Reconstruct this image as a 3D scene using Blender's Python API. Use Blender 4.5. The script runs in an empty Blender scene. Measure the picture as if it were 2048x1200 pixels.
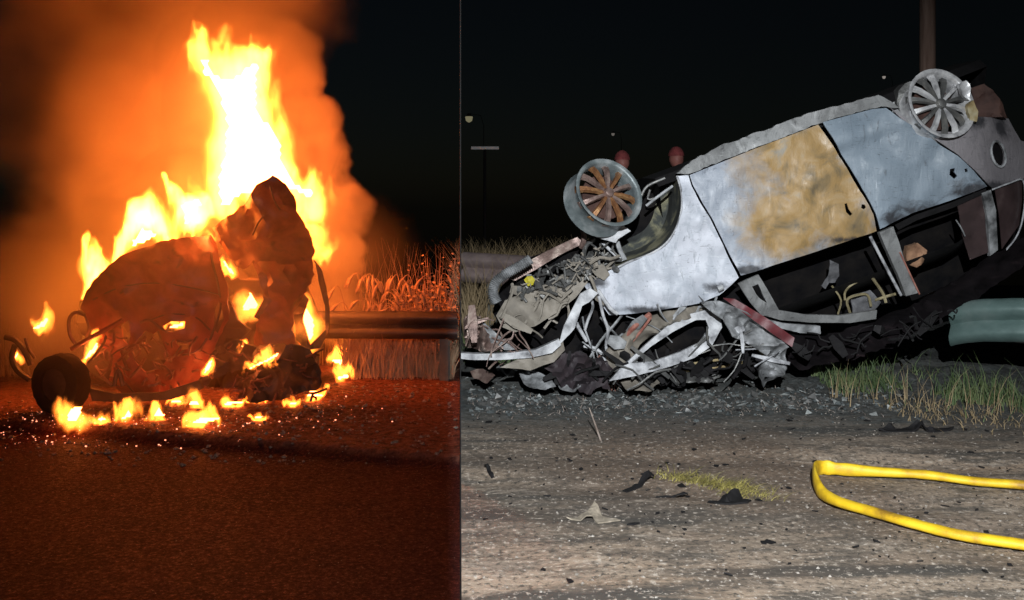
import bpy, math, random
from mathutils import Vector, noise
from mathutils.geometry import delaunay_2d_cdt

SC = bpy.context.scene
COL = SC.collection
R = random.Random(11)

# ------------------------------------------------------------------ camera, sky, lamps, exposure
F, CX, HY, CAMZ = 2000.0, 1024.0, 420.0, 1.34      # focal length in px, optical axis, eye height
LZ = -0.66                                          # ground level of the burning-wreck side
SEAM = (921 - CX) / F                               # direction of the board between the two places

cam = bpy.data.objects.new('camera', bpy.data.cameras.new('camera'))
COL.objects.link(cam)
cam.location = (0, 0, CAMZ)
cam.rotation_euler = (math.pi / 2, 0, 0)
cam.data.sensor_width = 36
cam.data.lens = 36 * F / 2048
cam.data.shift_y = -(600 - HY) / 2048
cam.data.clip_start = 0.05
cam.data.clip_end = 2000
SC.camera = cam

world = bpy.data.worlds.new('World')
SC.world = world
world.use_nodes = True
wn = world.node_tree
sky = wn.nodes.new('ShaderNodeTexSky')
sky.sky_type = 'NISHITA'
sky.sun_disc = False
sky.sun_elevation = math.radians(18)
sky.sun_rotation = math.radians(150)
wn.links.new(sky.outputs[0], wn.nodes['Background'].inputs[0])
wn.nodes['Background'].inputs[1].default_value = 0.0006

moon = bpy.data.objects.new('moon', bpy.data.lights.new('moon', 'SUN'))
COL.objects.link(moon)
moon.data.energy = 0.01
moon.data.angle = math.radians(0.5)
moon.data.color = (1, .97, .92)
moon.rotation_euler = (math.radians(86), 0, math.radians(-30))

flood = bpy.data.objects.new('floodlight', bpy.data.lights.new('floodlight', 'SPOT'))
COL.objects.link(flood)
flood.location = (SEAM * -1.2 + .010, -1.2, 2.75)
tgt = Vector((.45, 4.9, .40))
flood.rotation_euler = (tgt - flood.location).to_track_quat('-Z', 'Y').to_euler()
flood.data.energy = 5000
flood.data.spot_size = math.radians(66)
flood.data.spot_blend = .9
flood.data.shadow_soft_size = .012
flood.data.color = (.93, .97, 1.0)

vs = SC.view_settings
vs.view_transform = 'Standard'
vs.look = 'None'
vs.exposure = 0
vs.gamma = 1
vs.use_curve_mapping = False
cy = SC.cycles
cy.use_denoising = True
cy.max_bounces = 5
cy.diffuse_bounces = 3
cy.glossy_bounces = 3
cy.volume_bounces = 2
cy.sample_clamp_indirect = 4
cy.volume_step_rate = 1.6
cy.volume_max_steps = 128

# ------------------------------------------------------------------ helpers
def P(px, py, Y):
    return Vector(((px - CX) / F * Y, Y, CAMZ - (py - HY) / F * Y))

def gy(py, z=0.0):
    return F * (CAMZ - z) / (py - HY)

def G(px, py, z=0.0):
    return P(px, py, gy(py, z))

def fbm(v, o=4):
    return noise.fractal(Vector(v), 1.0, 2.0, o)

def woff(p):
    v = Vector((0, 0, 0))
    while p is not None:
        v += p.location
        p = p.parent
    return v

def tag(o, label, cat, group=None, kind=None):
    if label: o['label'] = label
    if cat: o['category'] = cat
    if group: o['group'] = group
    if kind: o['kind'] = kind
    return o

def thing(name, loc, label, cat, group=None):
    o = bpy.data.objects.new(name, None)
    COL.objects.link(o)
    o.location = loc
    return tag(o, label, cat, group)

def obj(name, verts, faces, mat, parent=None, smooth=True, angle=38, label=None, kind=None):
    verts = [Vector(v) for v in verts]
    if parent is None:
        n = len(verts)
        off = Vector((sum(v.x for v in verts) / n, sum(v.y for v in verts) / n, min(v.z for v in verts)))
    else:
        off = woff(parent)
    me = bpy.data.meshes.new(name)
    me.from_pydata([tuple(v - off) for v in verts], [], faces)
    me.materials.append(mat)
    if smooth:
        me.polygons.foreach_set('use_smooth', [True] * len(me.polygons))
        me.set_sharp_from_angle(angle=math.radians(angle))
    me.update()
    o = bpy.data.objects.new(name, me)
    COL.objects.link(o)
    if parent is None: o.location = off
    else: o.parent = parent
    if label: o['label'] = label
    if kind: o['kind'] = kind
    return o

class MB:
    def __init__(s): s.v = []; s.f = []
    def add(s, v, f):
        n = len(s.v)
        s.v += v
        s.f += [tuple(i + n for i in q) for q in f]
        return s
    def build(s, name, mat, parent=None, **k):
        return obj(name, s.v, s.f, mat, parent, **k)

def box(c, d, rot=None):
    c = Vector(c)
    out = []
    for x in (-.5, .5):
        for y in (-.5, .5):
            for z in (-.5, .5):
                v = Vector((x * d[0], y * d[1], z * d[2]))
                if rot is not None: v.rotate(rot)
                out.append(c + v)
    return out, [(0, 1, 3, 2), (4, 6, 7, 5), (0, 4, 5, 1), (2, 3, 7, 6), (0, 2, 6, 4), (1, 5, 7, 3)]

def catmull(pts, n=4, closed=False):
    pts = [Vector(p) for p in pts]
    m = len(pts)
    out = []
    for i in range(m if closed else m - 1):
        a = pts[(i - 1) % m] if closed or i > 0 else pts[0] * 2 - pts[1]
        b = pts[i]; c = pts[(i + 1) % m]
        d = pts[(i + 2) % m] if closed or i + 2 < m else c * 2 - b
        for k in range(n):
            t = k / n
            out.append(.5 * ((2 * b) + (c - a) * t + (2 * a - 5 * b + 4 * c - d) * t * t + (3 * b - a - 3 * c + d) * t ** 3))
    if not closed: out.append(pts[-1])
    return out

def sweep(pts, prof, up=None):
    """prof: function i -> list of (a, b) offsets along side and normal; pts 3D. Closed section, capped."""
    pts = [Vector(p) for p in pts]
    v = []; f = []
    n = len(pts)
    nrm = None
    for i, p in enumerate(pts):
        t = (pts[min(i + 1, n - 1)] - pts[max(i - 1, 0)]).normalized()
        if up is not None: u = Vector(up)
        elif nrm is None: u = Vector((0, 0, 1)) if abs(t.z) < .9 else Vector((0, 1, 0))
        else: u = nrm
        side = t.cross(u)
        if side.length < 1e-4: side = t.cross(Vector((.3, 1, .2)))
        side.normalize()
        nrm = side.cross(t).normalized()
        pr = prof(i)
        v += [p + side * a + nrm * b for a, b in pr]
    k = len(pr)
    for i in range(n - 1):
        for j in range(k):
            a = i * k + j; b = i * k + (j + 1) % k
            f.append((a, b, b + k, a + k))
    f.append(tuple(range(k))[::-1])
    f.append(tuple((n - 1) * k + j for j in range(k)))
    return v, f

def tube(pts, r, seg=8, flat=1.0, up=None):
    rr = (lambda i: r[min(i, len(r) - 1)]) if isinstance(r, (list, tuple)) else (lambda i: r)
    return sweep(pts, lambda i: [(rr(i) * math.cos(2 * math.pi * j / seg), flat * rr(i) * math.sin(2 * math.pi * j / seg)) for j in range(seg)], up)

def bar(pts, w, h, up=None):
    return sweep(pts, lambda i: [(-w / 2, -h / 2), (w / 2, -h / 2), (w / 2, h / 2), (-w / 2, h / 2)], up)

def inside(p, poly):
    x, y = p; c = False
    j = len(poly) - 1
    for i in range(len(poly)):
        xi, yi = poly[i]; xj, yj = poly[j]
        if (yi > y) != (yj > y) and x < (xj - xi) * (y - yi) / (yj - yi) + xi: c = not c
        j = i
    return c

def segdist(p, poly):
    best = 1e9
    px, py = p
    j = len(poly) - 1
    for i in range(len(poly)):
        ax, ay = poly[j]; bx, by = poly[i]
        dx, dy = bx - ax, by - ay
        l = dx * dx + dy * dy
        t = 0 if l == 0 else max(0, min(1, ((px - ax) * dx + (py - ay) * dy) / l))
        d = (px - ax - t * dx) ** 2 + (py - ay - t * dy) ** 2
        if d < best: best = d
        j = i
    return math.sqrt(best)

def resample(poly, step, jit=0.0, rnd=R):
    out = []
    n = len(poly)
    for i in range(n):
        a = Vector(poly[i]); b = Vector(poly[(i + 1) % n])
        m = max(1, int((b - a).length / step))
        for k in range(m):
            q = a.lerp(b, k / m)
            if jit: q += Vector((rnd.uniform(-jit, jit), rnd.uniform(-jit, jit)))
            out.append((q.x, q.y))
    return out

def triangulate(outline, holes=(), step=14, jit=0.0):
    o = resample(outline, step, jit)
    hs = [resample(h, step * .7) for h in holes]
    pts = list(o); edges = [(i, (i + 1) % len(o)) for i in range(len(o))]
    for h in hs:
        b = len(pts); pts += h
        edges += [(b + i, b + (i + 1) % len(h)) for i in range(len(h))]
    x0 = min(p[0] for p in o); x1 = max(p[0] for p in o); y0 = min(p[1] for p in o); y1 = max(p[1] for p in o)
    y = y0 + step * .5; row = 0
    while y < y1:
        x = x0 + (step * .5 if row % 2 else 0)
        while x < x1:
            if inside((x, y), o) and segdist((x, y), o) > step * .45 and not any(inside((x, y), h) or segdist((x, y), h) < step * .4 for h in hs):
                pts.append((x, y))
            x += step
        y += step * .87; row += 1
    v, e, f, _, _, _ = delaunay_2d_cdt([Vector(p) for p in pts], edges, [], 0, 1e-5)
    v = [(q.x, q.y) for q in v]
    tri = []
    for t in f:
        c = (sum(v[i][0] for i in t) / 3, sum(v[i][1] for i in t) / 3)
        if inside(c, o) and not any(inside(c, h) for h in hs): tri.append(tuple(t))
    return v, tri, o

def plate(name, outline, depth, mat, parent, thick=.012, step=14, holes=(), dent=0.0, ds=3.0, sm=False, jit=0.0, fold=0.0, label=None, seed=0):
    """a sheet-metal panel: outline in picture px, depth(px, py) its distance from the eye; has thickness and dents"""
    if sm: outline = [(q.x, q.y) for q in catmull([Vector(p).to_3d() for p in outline], 3, True)]
    v, tri, o = triangulate(outline, holes, step, jit)
    dp = depth if callable(depth) else (lambda a, b: depth)
    front = []
    for a, b in v:
        q = P(a, b, dp(a, b))
        if dent: q.y += dent * fbm((q.x * ds + seed, q.z * ds, seed * 1.7))
        if fold:
            w_ = Vector((q.x * ds * .8 + 7 + seed, q.z * ds * .8, seed))
            q.y += fold * (abs(noise.noise(w_)) * 1.6 + .7 * abs(noise.noise(w_ * 2.3)) - .5)
        front.append(q)
    n = len(front)
    back = [q + Vector((0, thick, 0)) for q in front]
    f = []
    cnt = {}
    for t in tri:
        a, b, c = (Vector(v[i]) for i in t)
        if (b - a).cross(c - a) < 0: t = t[::-1]
        # picture y runs down; keep normals to the eye
        f.append(t)
        f.append(tuple(i + n for i in t[::-1]))
        for k in range(3):
            e = (t[k], t[(k + 1) % 3])
            cnt[e] = cnt.get(e, 0) + 1
    for (a, b) in list(cnt):
        if (b, a) not in cnt: f.append((b, a, a + n, b + n))
    return obj(name, front + back, f, mat, parent, label=label)

# ------------------------------------------------------------------ materials
def newmat(name):
    m = bpy.data.materials.new(name)
    m.use_nodes = True
    return m, m.node_tree, m.node_tree.nodes['Principled BSDF']

def ramp(nt, fac, stops):
    r = nt.nodes.new('ShaderNodeValToRGB')
    el = r.color_ramp.elements
    while len(el) < len(stops): el.new(.5)
    for e, (p, c) in zip(el, stops):
        e.position = p
        e.color = (*c, 1) if len(c) == 3 else c
    nt.links.new(fac, r.inputs[0])
    return r.outputs[0]

def ntex(nt, scale, detail=6, rough=.6, dist=0, stretch=None, off=(0, 0, 0), rot=0.0):
    tc = nt.nodes.new('ShaderNodeTexCoord')
    mp = nt.nodes.new('ShaderNodeMapping')
    nt.links.new(tc.outputs['Object'], mp.inputs[0])
    if stretch: mp.inputs['Scale'].default_value = stretch
    mp.inputs['Location'].default_value = off
    mp.inputs['Rotation'].default_value = (0, 0, rot)
    n = nt.nodes.new('ShaderNodeTexNoise')
    n.inputs['Scale'].default_value = scale
    n.inputs['Detail'].default_value = detail
    n.inputs['Roughness'].default_value = rough
    n.inputs['Distortion'].default_value = dist
    nt.links.new(mp.outputs[0], n.inputs['Vector'])
    return n.outputs['Fac']

def mix(nt, fac, a, b, blend='MIX'):
    m = nt.nodes.new('ShaderNodeMix')
    m.data_type = 'RGBA'
    m.blend_type = blend
    for s, v in ((m.inputs[0], fac), (m.inputs[6], a), (m.inputs[7], b)):
        if hasattr(v, 'links'): nt.links.new(v, s)
        elif isinstance(v, (int, float)): s.default_value = v
        else: s.default_value = (*v, 1)
    return m.outputs[2]

def bump(nt, bsdf, h, strength=.4, dist=.02):
    b = nt.nodes.new('ShaderNodeBump')
    b.inputs['Strength'].default_value = strength
    b.inputs['Distance'].default_value = dist
    nt.links.new(h, b.inputs['Height'])
    nt.links.new(b.outputs[0], bsdf.inputs['Normal'])

def surf(name, stops, scale=6, rough=.6, metal=0.0, bs=.3, bd=.01, dist=0, stretch=None, spec=.5, bscale=None):
    m, nt, b = newmat(name)
    n = ntex(nt, scale, dist=dist, stretch=stretch)
    nt.links.new(ramp(nt, n, stops), b.inputs['Base Color'])
    b.inputs['Roughness'].default_value = rough
    b.inputs['Metallic'].default_value = metal
    b.inputs['Specular IOR Level'].default_value = spec
    if bs: bump(nt, b, ntex(nt, bscale or scale * 4), bs, bd)
    return m

def burnt_paint(name, light, mid, dark, rust_c=None, rust_r=None, seed=0.0, soot=None, black=()):
    """ash-white scorched panel paint with grey flakes and scratches, and a rust patch where one is"""
    m, nt, b = newmat(name)
    n1 = ntex(nt, 2.2, 5, .5, .4, off=(seed, 0, 0))
    n2 = ntex(nt, 5, 7, .62, 1.6, stretch=(1.6, 1, .8), off=(0, seed, 0))
    n3 = ntex(nt, 14, 6, .65, .8, stretch=(2.0, 1, .6), off=(0, seed, 3))
    c = ramp(nt, n1, [(.38, mid), (.50, [ (x_ + y_) / 2 for x_, y_ in zip(mid, light)]), (.62, light)])
    n4 = ntex(nt, 30, 5, .7, 2.0, stretch=(.35, 1, 1.8), off=(1, seed, 5))
    c = mix(nt, ramp(nt, n2, [(.46, (0, 0, 0)), (.60, (.8, .8, .8))]), c, mid)
    c = mix(nt, ramp(nt, n3, [(.60, (0, 0, 0)), (.68, (.7, .7, .7))]), c, dark)
    c = mix(nt, ramp(nt, n4, [(.60, (0, 0, 0)), (.66, (.55, .55, .55))]), c, [k_ * .35 for k_ in dark])
    c = mix(nt, ramp(nt, n4, [(.32, (.6, .6, .6)), (.38, (0, 0, 0))]), c, [min(.75, k_ * 1.25) for k_ in light])
    if rust_c is not None:
        tc = nt.nodes.new('ShaderNodeTexCoord')
        cc = ramp(nt, ntex(nt, 5, 6, .6, .8), [(.30, (.12, .095, .06)), (.40, (.22, .155, .075)), (.52, (.33, .21, .082)), (.60, (.36, .25, .125)), (.70, (.27, .24, .19))])
        total = None
        for q, rr in zip(rust_c, rust_r):
            mp = nt.nodes.new('ShaderNodeMapping')
            nt.links.new(tc.outputs['Object'], mp.inputs[0])
            mp.inputs['Location'].default_value = [-q[i] / rr[i] for i in range(3)]
            mp.inputs['Scale'].default_value = [1 / k for k in rr]
            l = nt.nodes.new('ShaderNodeVectorMath'); l.operation = 'LENGTH'
            nt.links.new(mp.outputs[0], l.inputs[0])
            a = nt.nodes.new('ShaderNodeMath'); a.operation = 'MULTIPLY_ADD'
            nt.links.new(ntex(nt, 7, 8, .65, .7), a.inputs[0]); a.inputs[1].default_value = 1.3
            nt.links.new(l.outputs['Value'], a.inputs[2])
            k = ramp(nt, a.outputs[0], [(0, (1, 1, 1))]) if False else None
            mr = nt.nodes.new('ShaderNodeMapRange')
            nt.links.new(a.outputs[0], mr.inputs[0])
            mr.inputs[1].default_value = 1.25; mr.inputs[2].default_value = 2.0
            mr.inputs[3].default_value = 1; mr.inputs[4].default_value = 0
            if total is None: total = mr.outputs[0]
            else:
                mx = nt.nodes.new('ShaderNodeMath'); mx.operation = 'MAXIMUM'
                nt.links.new(total, mx.inputs[0]); nt.links.new(mr.outputs[0], mx.inputs[1]); total = mx.outputs[0]
        c = mix(nt, total, c, cc)
    if soot is not None:
        c = mix(nt, ramp(nt, ntex(nt, 4, 8, .65, .4, off=(7, seed, 1)), [(soot[0], (0, 0, 0)), (soot[1], (1, 1, 1))]), c, (.025, .025, .028))
    for q, rr in black:
        tc = nt.nodes.new('ShaderNodeTexCoord')
        mp = nt.nodes.new('ShaderNodeMapping')
        nt.links.new(tc.outputs['Object'], mp.inputs[0])
        mp.inputs['Location'].default_value = [-q[i] / rr[i] for i in range(3)]
        mp.inputs['Scale'].default_value = [1 / k for k in rr]
        l = nt.nodes.new('ShaderNodeVectorMath'); l.operation = 'LENGTH'
        nt.links.new(mp.outputs[0], l.inputs[0])
        a = nt.nodes.new('ShaderNodeMath'); a.operation = 'MULTIPLY_ADD'
        nt.links.new(ntex(nt, 9, 8, .68, .9, off=(seed, 2, 2)), a.inputs[0]); a.inputs[1].default_value = 2.2
        nt.links.new(l.outputs['Value'], a.inputs[2])
        mr = nt.nodes.new('ShaderNodeMapRange')
        nt.links.new(a.outputs[0], mr.inputs[0])
        mr.inputs[1].default_value = 1.45; mr.inputs[2].default_value = 2.15
        mr.inputs[3].default_value = .92; mr.inputs[4].default_value = 0
        c = mix(nt, mr.outputs[0], c, (.028, .028, .032))
    nt.links.new(c, b.inputs['Base Color'])
    b.inputs['Roughness'].default_value = .5
    nt.links.new(ramp(nt, n2, [(.3, (.35,) * 3), (.7, (.75,) * 3)]), b.inputs['Roughness'])
    bump(nt, b, mix(nt, .5, n2, n3), .55, .015)
    return m

def emit(name, color, strength, fac=None):
    m = bpy.data.materials.new(name)
    m.use_nodes = True
    nt = m.node_tree
    nt.nodes.clear()
    o = nt.nodes.new('ShaderNodeOutputMaterial')
    e = nt.nodes.new('ShaderNodeEmission')
    e.inputs[0].default_value = (*color, 1)
    e.inputs[1].default_value = strength
    nt.links.new(e.outputs[0], o.inputs['Surface'])
    return m

def flame_vol(name, color, strength):
    m = bpy.data.materials.new(name)
    m.use_nodes = True
    nt = m.node_tree
    nt.nodes.clear()
    o = nt.nodes.new('ShaderNodeOutputMaterial')
    e = nt.nodes.new('ShaderNodeEmission')
    e.inputs[0].default_value = (*color, 1)
    e.inputs[1].default_value = strength
    nt.links.new(e.outputs[0], o.inputs['Volume'])
    return m

def flame_field(name, balls, color, strength, warp, wscale, power=2.0):
    """flame gas: glow that swells round the given centres (centre, radius), torn into rising tongues by warped noise"""
    m = bpy.data.materials.new(name)
    m.use_nodes = True
    nt = m.node_tree
    nt.nodes.clear()
    N = nt.nodes.new; L = nt.links.new
    o = N('ShaderNodeOutputMaterial'); e = N('ShaderNodeEmission'); g = N('ShaderNodeNewGeometry')
    e.inputs[0].default_value = (*color, 1)
    mp = N('ShaderNodeMapping'); L(g.outputs['Position'], mp.inputs[0]); mp.inputs['Scale'].default_value = (1, 1, .48)
    pos = g.outputs['Position']
    for sc_, am, det in ((wscale, warp, 4), (wscale * 3.1, warp * .40, 3)):
        n = N('ShaderNodeTexNoise'); n.inputs['Scale'].default_value = sc_; n.inputs['Detail'].default_value = det; n.inputs['Distortion'].default_value = .4
        L(mp.outputs[0], n.inputs['Vector'])
        sb = N('ShaderNodeVectorMath'); sb.operation = 'SUBTRACT'; L(n.outputs['Color'], sb.inputs[0]); sb.inputs[1].default_value = (.5, .5, .51)
        ml = N('ShaderNodeVectorMath'); ml.operation = 'MULTIPLY_ADD'; L(sb.outputs[0], ml.inputs[0]); ml.inputs[1].default_value = (am, am * .6, am * 1.9); L(pos, ml.inputs[2])
        pos = ml.outputs[0]
    tot = None
    for c, r_ in balls:
        d = N('ShaderNodeVectorMath'); d.operation = 'DISTANCE'; L(pos, d.inputs[0]); d.inputs[1].default_value = c
        mr = N('ShaderNodeMapRange'); mr.interpolation_type = 'SMOOTHSTEP'; L(d.outputs['Value'], mr.inputs[0])
        mr.inputs[1].default_value = r_; mr.inputs[2].default_value = r_ * .35; mr.inputs[3].default_value = 0; mr.inputs[4].default_value = 1
        if tot is None: tot = mr.outputs[0]
        else:
            a_ = N('ShaderNodeMath'); a_.operation = 'MAXIMUM'; L(tot, a_.inputs[0]); L(mr.outputs[0], a_.inputs[1]); tot = a_.outputs[0]
    pw = N('ShaderNodeMath'); pw.operation = 'POWER'; L(tot, pw.inputs[0]); pw.inputs[1].default_value = power
    mu = N('ShaderNodeMath'); mu.operation = 'MULTIPLY'; L(pw.outputs[0], mu.inputs[0]); mu.inputs[1].default_value = strength
    L(mu.outputs[0], e.inputs[1]); L(e.outputs[0], o.inputs['Volume'])
    return m

def smoke_field(name, balls, dens, soft, scale=1.2, lo=.34, hi=.64, base=.25, color=(.92, .86, .66), aniso=.2, warp=0.0, wscale=2.0):
    """smoke whose density swells round the given centres (x, y, z, radius) and thins out to nothing"""
    m = bpy.data.materials.new(name)
    m.use_nodes = True
    nt = m.node_tree
    nt.nodes.clear()
    N = nt.nodes.new; L = nt.links.new
    o = N('ShaderNodeOutputMaterial')
    p = N('ShaderNodeVolumePrincipled')
    p.inputs['Color'].default_value = (*color, 1)
    p.inputs['Anisotropy'].default_value = aniso
    g = N('ShaderNodeNewGeometry')
    pos = g.outputs['Position']
    if warp:
        wn_ = N('ShaderNodeTexNoise'); wn_.inputs['Scale'].default_value = wscale; wn_.inputs['Detail'].default_value = 5
        L(pos, wn_.inputs['Vector'])
        sb = N('ShaderNodeVectorMath'); sb.operation = 'SUBTRACT'; L(wn_.outputs['Color'], sb.inputs[0]); sb.inputs[1].default_value = (.5, .5, .5)
        ml = N('ShaderNodeVectorMath'); ml.operation = 'MULTIPLY_ADD'; L(sb.outputs[0], ml.inputs[0]); ml.inputs[1].default_value = (warp,) * 3; L(pos, ml.inputs[2])
        wpos = ml.outputs[0]
    else: wpos = pos
    tot = None
    for (c, r_) in balls:
        d = N('ShaderNodeVectorMath'); d.operation = 'DISTANCE'; L(wpos, d.inputs[0]); d.inputs[1].default_value = c
        mr = N('ShaderNodeMapRange'); mr.interpolation_type = 'SMOOTHSTEP'
        L(d.outputs['Value'], mr.inputs[0])
        mr.inputs[1].default_value = r_; mr.inputs[2].default_value = r_ * (1 - soft); mr.inputs[3].default_value = 0; mr.inputs[4].default_value = 1
        if tot is None: tot = mr.outputs[0]
        else:
            a_ = N('ShaderNodeMath'); a_.operation = 'MAXIMUM'; L(tot, a_.inputs[0]); L(mr.outputs[0], a_.inputs[1]); tot = a_.outputs[0]
    n = N('ShaderNodeTexNoise'); n.inputs['Scale'].default_value = scale; n.inputs['Detail'].default_value = 3; n.inputs['Distortion'].default_value = .5
    L(pos, n.inputs['Vector'])
    mr = N('ShaderNodeMapRange'); L(n.outputs['Fac'], mr.inputs[0])
    mr.inputs[1].default_value = lo; mr.inputs[2].default_value = hi; mr.inputs[3].default_value = dens * base; mr.inputs[4].default_value = dens
    mu = N('ShaderNodeMath'); mu.operation = 'MULTIPLY'; L(tot, mu.inputs[0]); L(mr.outputs[0], mu.inputs[1])
    L(mu.outputs[0], p.inputs['Density'])
    L(p.outputs[0], o.inputs['Volume'])
    return m

M = {}
M['board'] = surf('black_board', [(.3, (.008, .008, .008)), (.7, (.012, .012, .012))], 8, .9, bs=.1, spec=.1)
M['soot'] = surf('soot_black', [(.3, (.005, .005, .005)), (.6, (.010, .009, .010)), (.75, (.022, .020, .021))], 9, .75, bs=.5, spec=.25)
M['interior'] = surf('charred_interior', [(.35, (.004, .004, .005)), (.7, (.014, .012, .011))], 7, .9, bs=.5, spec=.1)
M['roofburn'] = surf('scorched_roof', [(.35, (.003, .0025, .003)), (.6, (.008, .006, .007)), (.74, (.028, .018, .02))], 5, .9, spec=.08, bs=.5, dist=.6, stretch=(.5, 1, 2))
M['ash'] = surf('ashy_steel', [(.3, (.045, .046, .048)), (.44, (.17, .175, .18)), (.58, (.32, .33, .34)), (.7, (.44, .45, .47))], 9, .6, .1, bs=.4)
M['ashlight'] = surf('ash_white_steel', [(.3, (.06, .062, .066)), (.43, (.26, .265, .28)), (.56, (.46, .47, .49)), (.7, (.58, .59, .61))], 9, .55, .0, bs=.4)
M['greysteel'] = surf('grey_steel', [(.3, (.07, .07, .07)), (.55, (.17, .17, .165)), (.7, (.28, .27, .25))], 9, .5, .5, bs=.5)
M['tray'] = surf('dusty_undertray', [(.3, (.13, .115, .095)), (.55, (.23, .205, .17)), (.7, (.30, .27, .235))], 6, .75, bs=.5)
M['ochre'] = surf('ochre_rust', [(.3, (.12, .08, .035)), (.5, (.30, .23, .11)), (.68, (.42, .38, .25))], 9, .7, bs=.5)
M['copper'] = surf('heat_stained_alloy', [(.3, (.10, .04, .022)), (.5, (.27, .125, .055)), (.66, (.44, .25, .11))], 14, .42, .45, bs=.3)
M['coppergrey'] = surf('browned_alloy', [(.3, (.10, .065, .055)), (.5, (.22, .15, .13)), (.66, (.33, .26, .22))], 14, .45, .4, bs=.3)
M['pink'] = surf('pink_copper_rod', [(.3, (.25, .08, .06)), (.6, (.50, .23, .18)), (.75, (.62, .42, .36))], 14, .5, .2, bs=.3)
M['barrel'] = surf('teal_grey_barrel', [(.3, (.08, .095, .10)), (.48, (.17, .20, .205)), (.58, (.27, .295, .30)), (.72, (.42, .44, .45))], 6, .45, .3, bs=.25)
M['ochregrey'] = surf('dusty_bent_sheet', [(.3, (.10, .085, .065)), (.55, (.22, .185, .14)), (.7, (.34, .29, .23))], 22, .8, bs=.5)
M['chrome'] = surf('bright_alloy', [(.3, (.30, .30, .31)), (.5, (.62, .62, .63)), (.7, (.85, .85, .85))], 14, .3, .35, bs=.2)
M['maroon'] = surf('maroon_paint', [(.3, (.05, .012, .014)), (.6, (.13, .022, .028)), (.75, (.2, .06, .06))], 9, .5, bs=.2)
M['mauve'] = surf('mauve_soot_sheet', [(.3, (.012, .009, .012)), (.6, (.035, .024, .028)), (.75, (.10, .07, .075))], 7, .7, bs=.4)
M['wire'] = surf('bare_wire', [(.3, (.14, .10, .08)), (.7, (.36, .30, .26))], 20, .6, bs=.2)
M['yellowlump'] = surf('melted_yellow_plastic', [(.3, (.30, .26, .02)), (.7, (.60, .52, .03))], 20, .5, bs=.4)
M['fabric'] = surf('grey_charred_cloth', [(.3, (.05, .05, .055)), (.7, (.20, .20, .21))], 9, .9, bs=.5)
M['seatframe'] = surf('yellowed_seat_frame', [(.3, (.12, .10, .05)), (.7, (.34, .29, .17))], 12, .6, bs=.4)
M['tan'] = surf('tan_scorched_foam', [(.3, (.16, .08, .045)), (.7, (.42, .24, .14))], 12, .85, bs=.5)
M['brownglass'] = surf('sooted_brown_glass', [(.3, (.030, .020, .020)), (.6, (.060, .040, .040)), (.75, (.10, .075, .07))], 5, .3, bs=.1)
M['mudflap'] = surf('brown_burnt_flap', [(.3, (.030, .012, .009)), (.7, (.08, .038, .028))], 10, .8, bs=.5)
M['zinc'] = surf('teal_zinc_rail', [(.3, (.07, .115, .108)), (.5, (.115, .175, .165)), (.62, (.15, .205, .195)), (.75, (.22, .26, .25))], 4, .5, .15, bs=.15)
M['zincbrown'] = surf('weathered_rail', [(.3, (.16, .12, .115)), (.6, (.27, .21, .20)), (.75, (.36, .29, .27))], 5, .6, .25, bs=.2)
M['raildark'] = surf('backlit_dark_rail', [(.3, (.02, .017, .016)), (.6, (.045, .036, .034)), (.75, (.09, .07, .065))], 5, .55, .2, bs=.2)  # backlit silhouette of the rail put into its dark colour
M['post'] = surf('post_steel', [(.3, (.08, .09, .09)), (.7, (.17, .18, .17))], 6, .6, .3, bs=.3)
M['wood'] = surf('weathered_pole_wood', [(.3, (.20, .12, .09)), (.6, (.36, .24, .19)), (.75, (.45, .33, .28))], 5, .85, bs=.6, stretch=(6, 6, .4))
M['hose'] = surf('yellow_fire_hose', [(.30, (.26, .14, .015)), (.40, (.50, .30, .012)), (.52, (.70, .45, .012)), (.7, (.76, .52, .03))], 7, .55, bs=.35, bd=.004, bscale=220)
M['greenleaf'] = surf('grass_blade_green', [(.3, (.025, .05, .018)), (.5, (.06, .095, .03)), (.7, (.14, .15, .06))], 7, .7, bs=0)
M['dryblade'] = surf('grass_blade_dry', [(.3, (.12, .085, .04)), (.7, (.30, .22, .12))], 3, .75, bs=0)
M['yellowblade'] = surf('grass_blade_yellow', [(.3, (.06, .055, .018)), (.5, (.20, .17, .04)), (.7, (.36, .31, .09))], 16, .75, bs=0)
M['rubber'] = surf('charred_rubber', [(.3, (.006, .005, .005)), (.7, (.016, .014, .013))], 12, .85, bs=.6, spec=.2)
M['wreck'] = surf('sooty_firelit_red_wreck', [(.3, (.10, .018, .012)), (.48, (.26, .046, .028)), (.60, (.36, .08, .05)), (.7, (.05, .02, .015))], 3.4, .42, .0, bs=.5, dist=.5)  # deep red fire glare put into the sooty wreck colour
M['wreckdark'] = surf('black_wreck_steel', [(.3, (.020, .014, .012)), (.7, (.08, .055, .045))], 6, .6, .2, bs=.4)
M['wreckedge'] = surf('bare_wreck_edge', [(.3, (.06, .025, .02)), (.55, (.16, .07, .05)), (.72, (.34, .20, .16))], 9, .45, .3, bs=.4)
M['stone'] = surf('pebble', [(.3, (.10, .09, .075)), (.5, (.22, .19, .16)), (.7, (.40, .37, .33))], 40, .85, bs=0)
M['shard'] = surf('pale_shard', [(.3, (.10, .11, .11)), (.7, (.38, .40, .39))], 30, .6, bs=0)
M['ashheap'] = surf('blue_grey_ash', [(.3, (.025, .03, .031)), (.5, (.06, .07, .072)), (.68, (.20, .22, .22))], 14, .9, bs=.8)
M['redlamp'] = surf('red_reflector', [(.3, (.16, .02, .025)), (.7, (.30, .05, .055))], 20, .7, bs=0)

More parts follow.
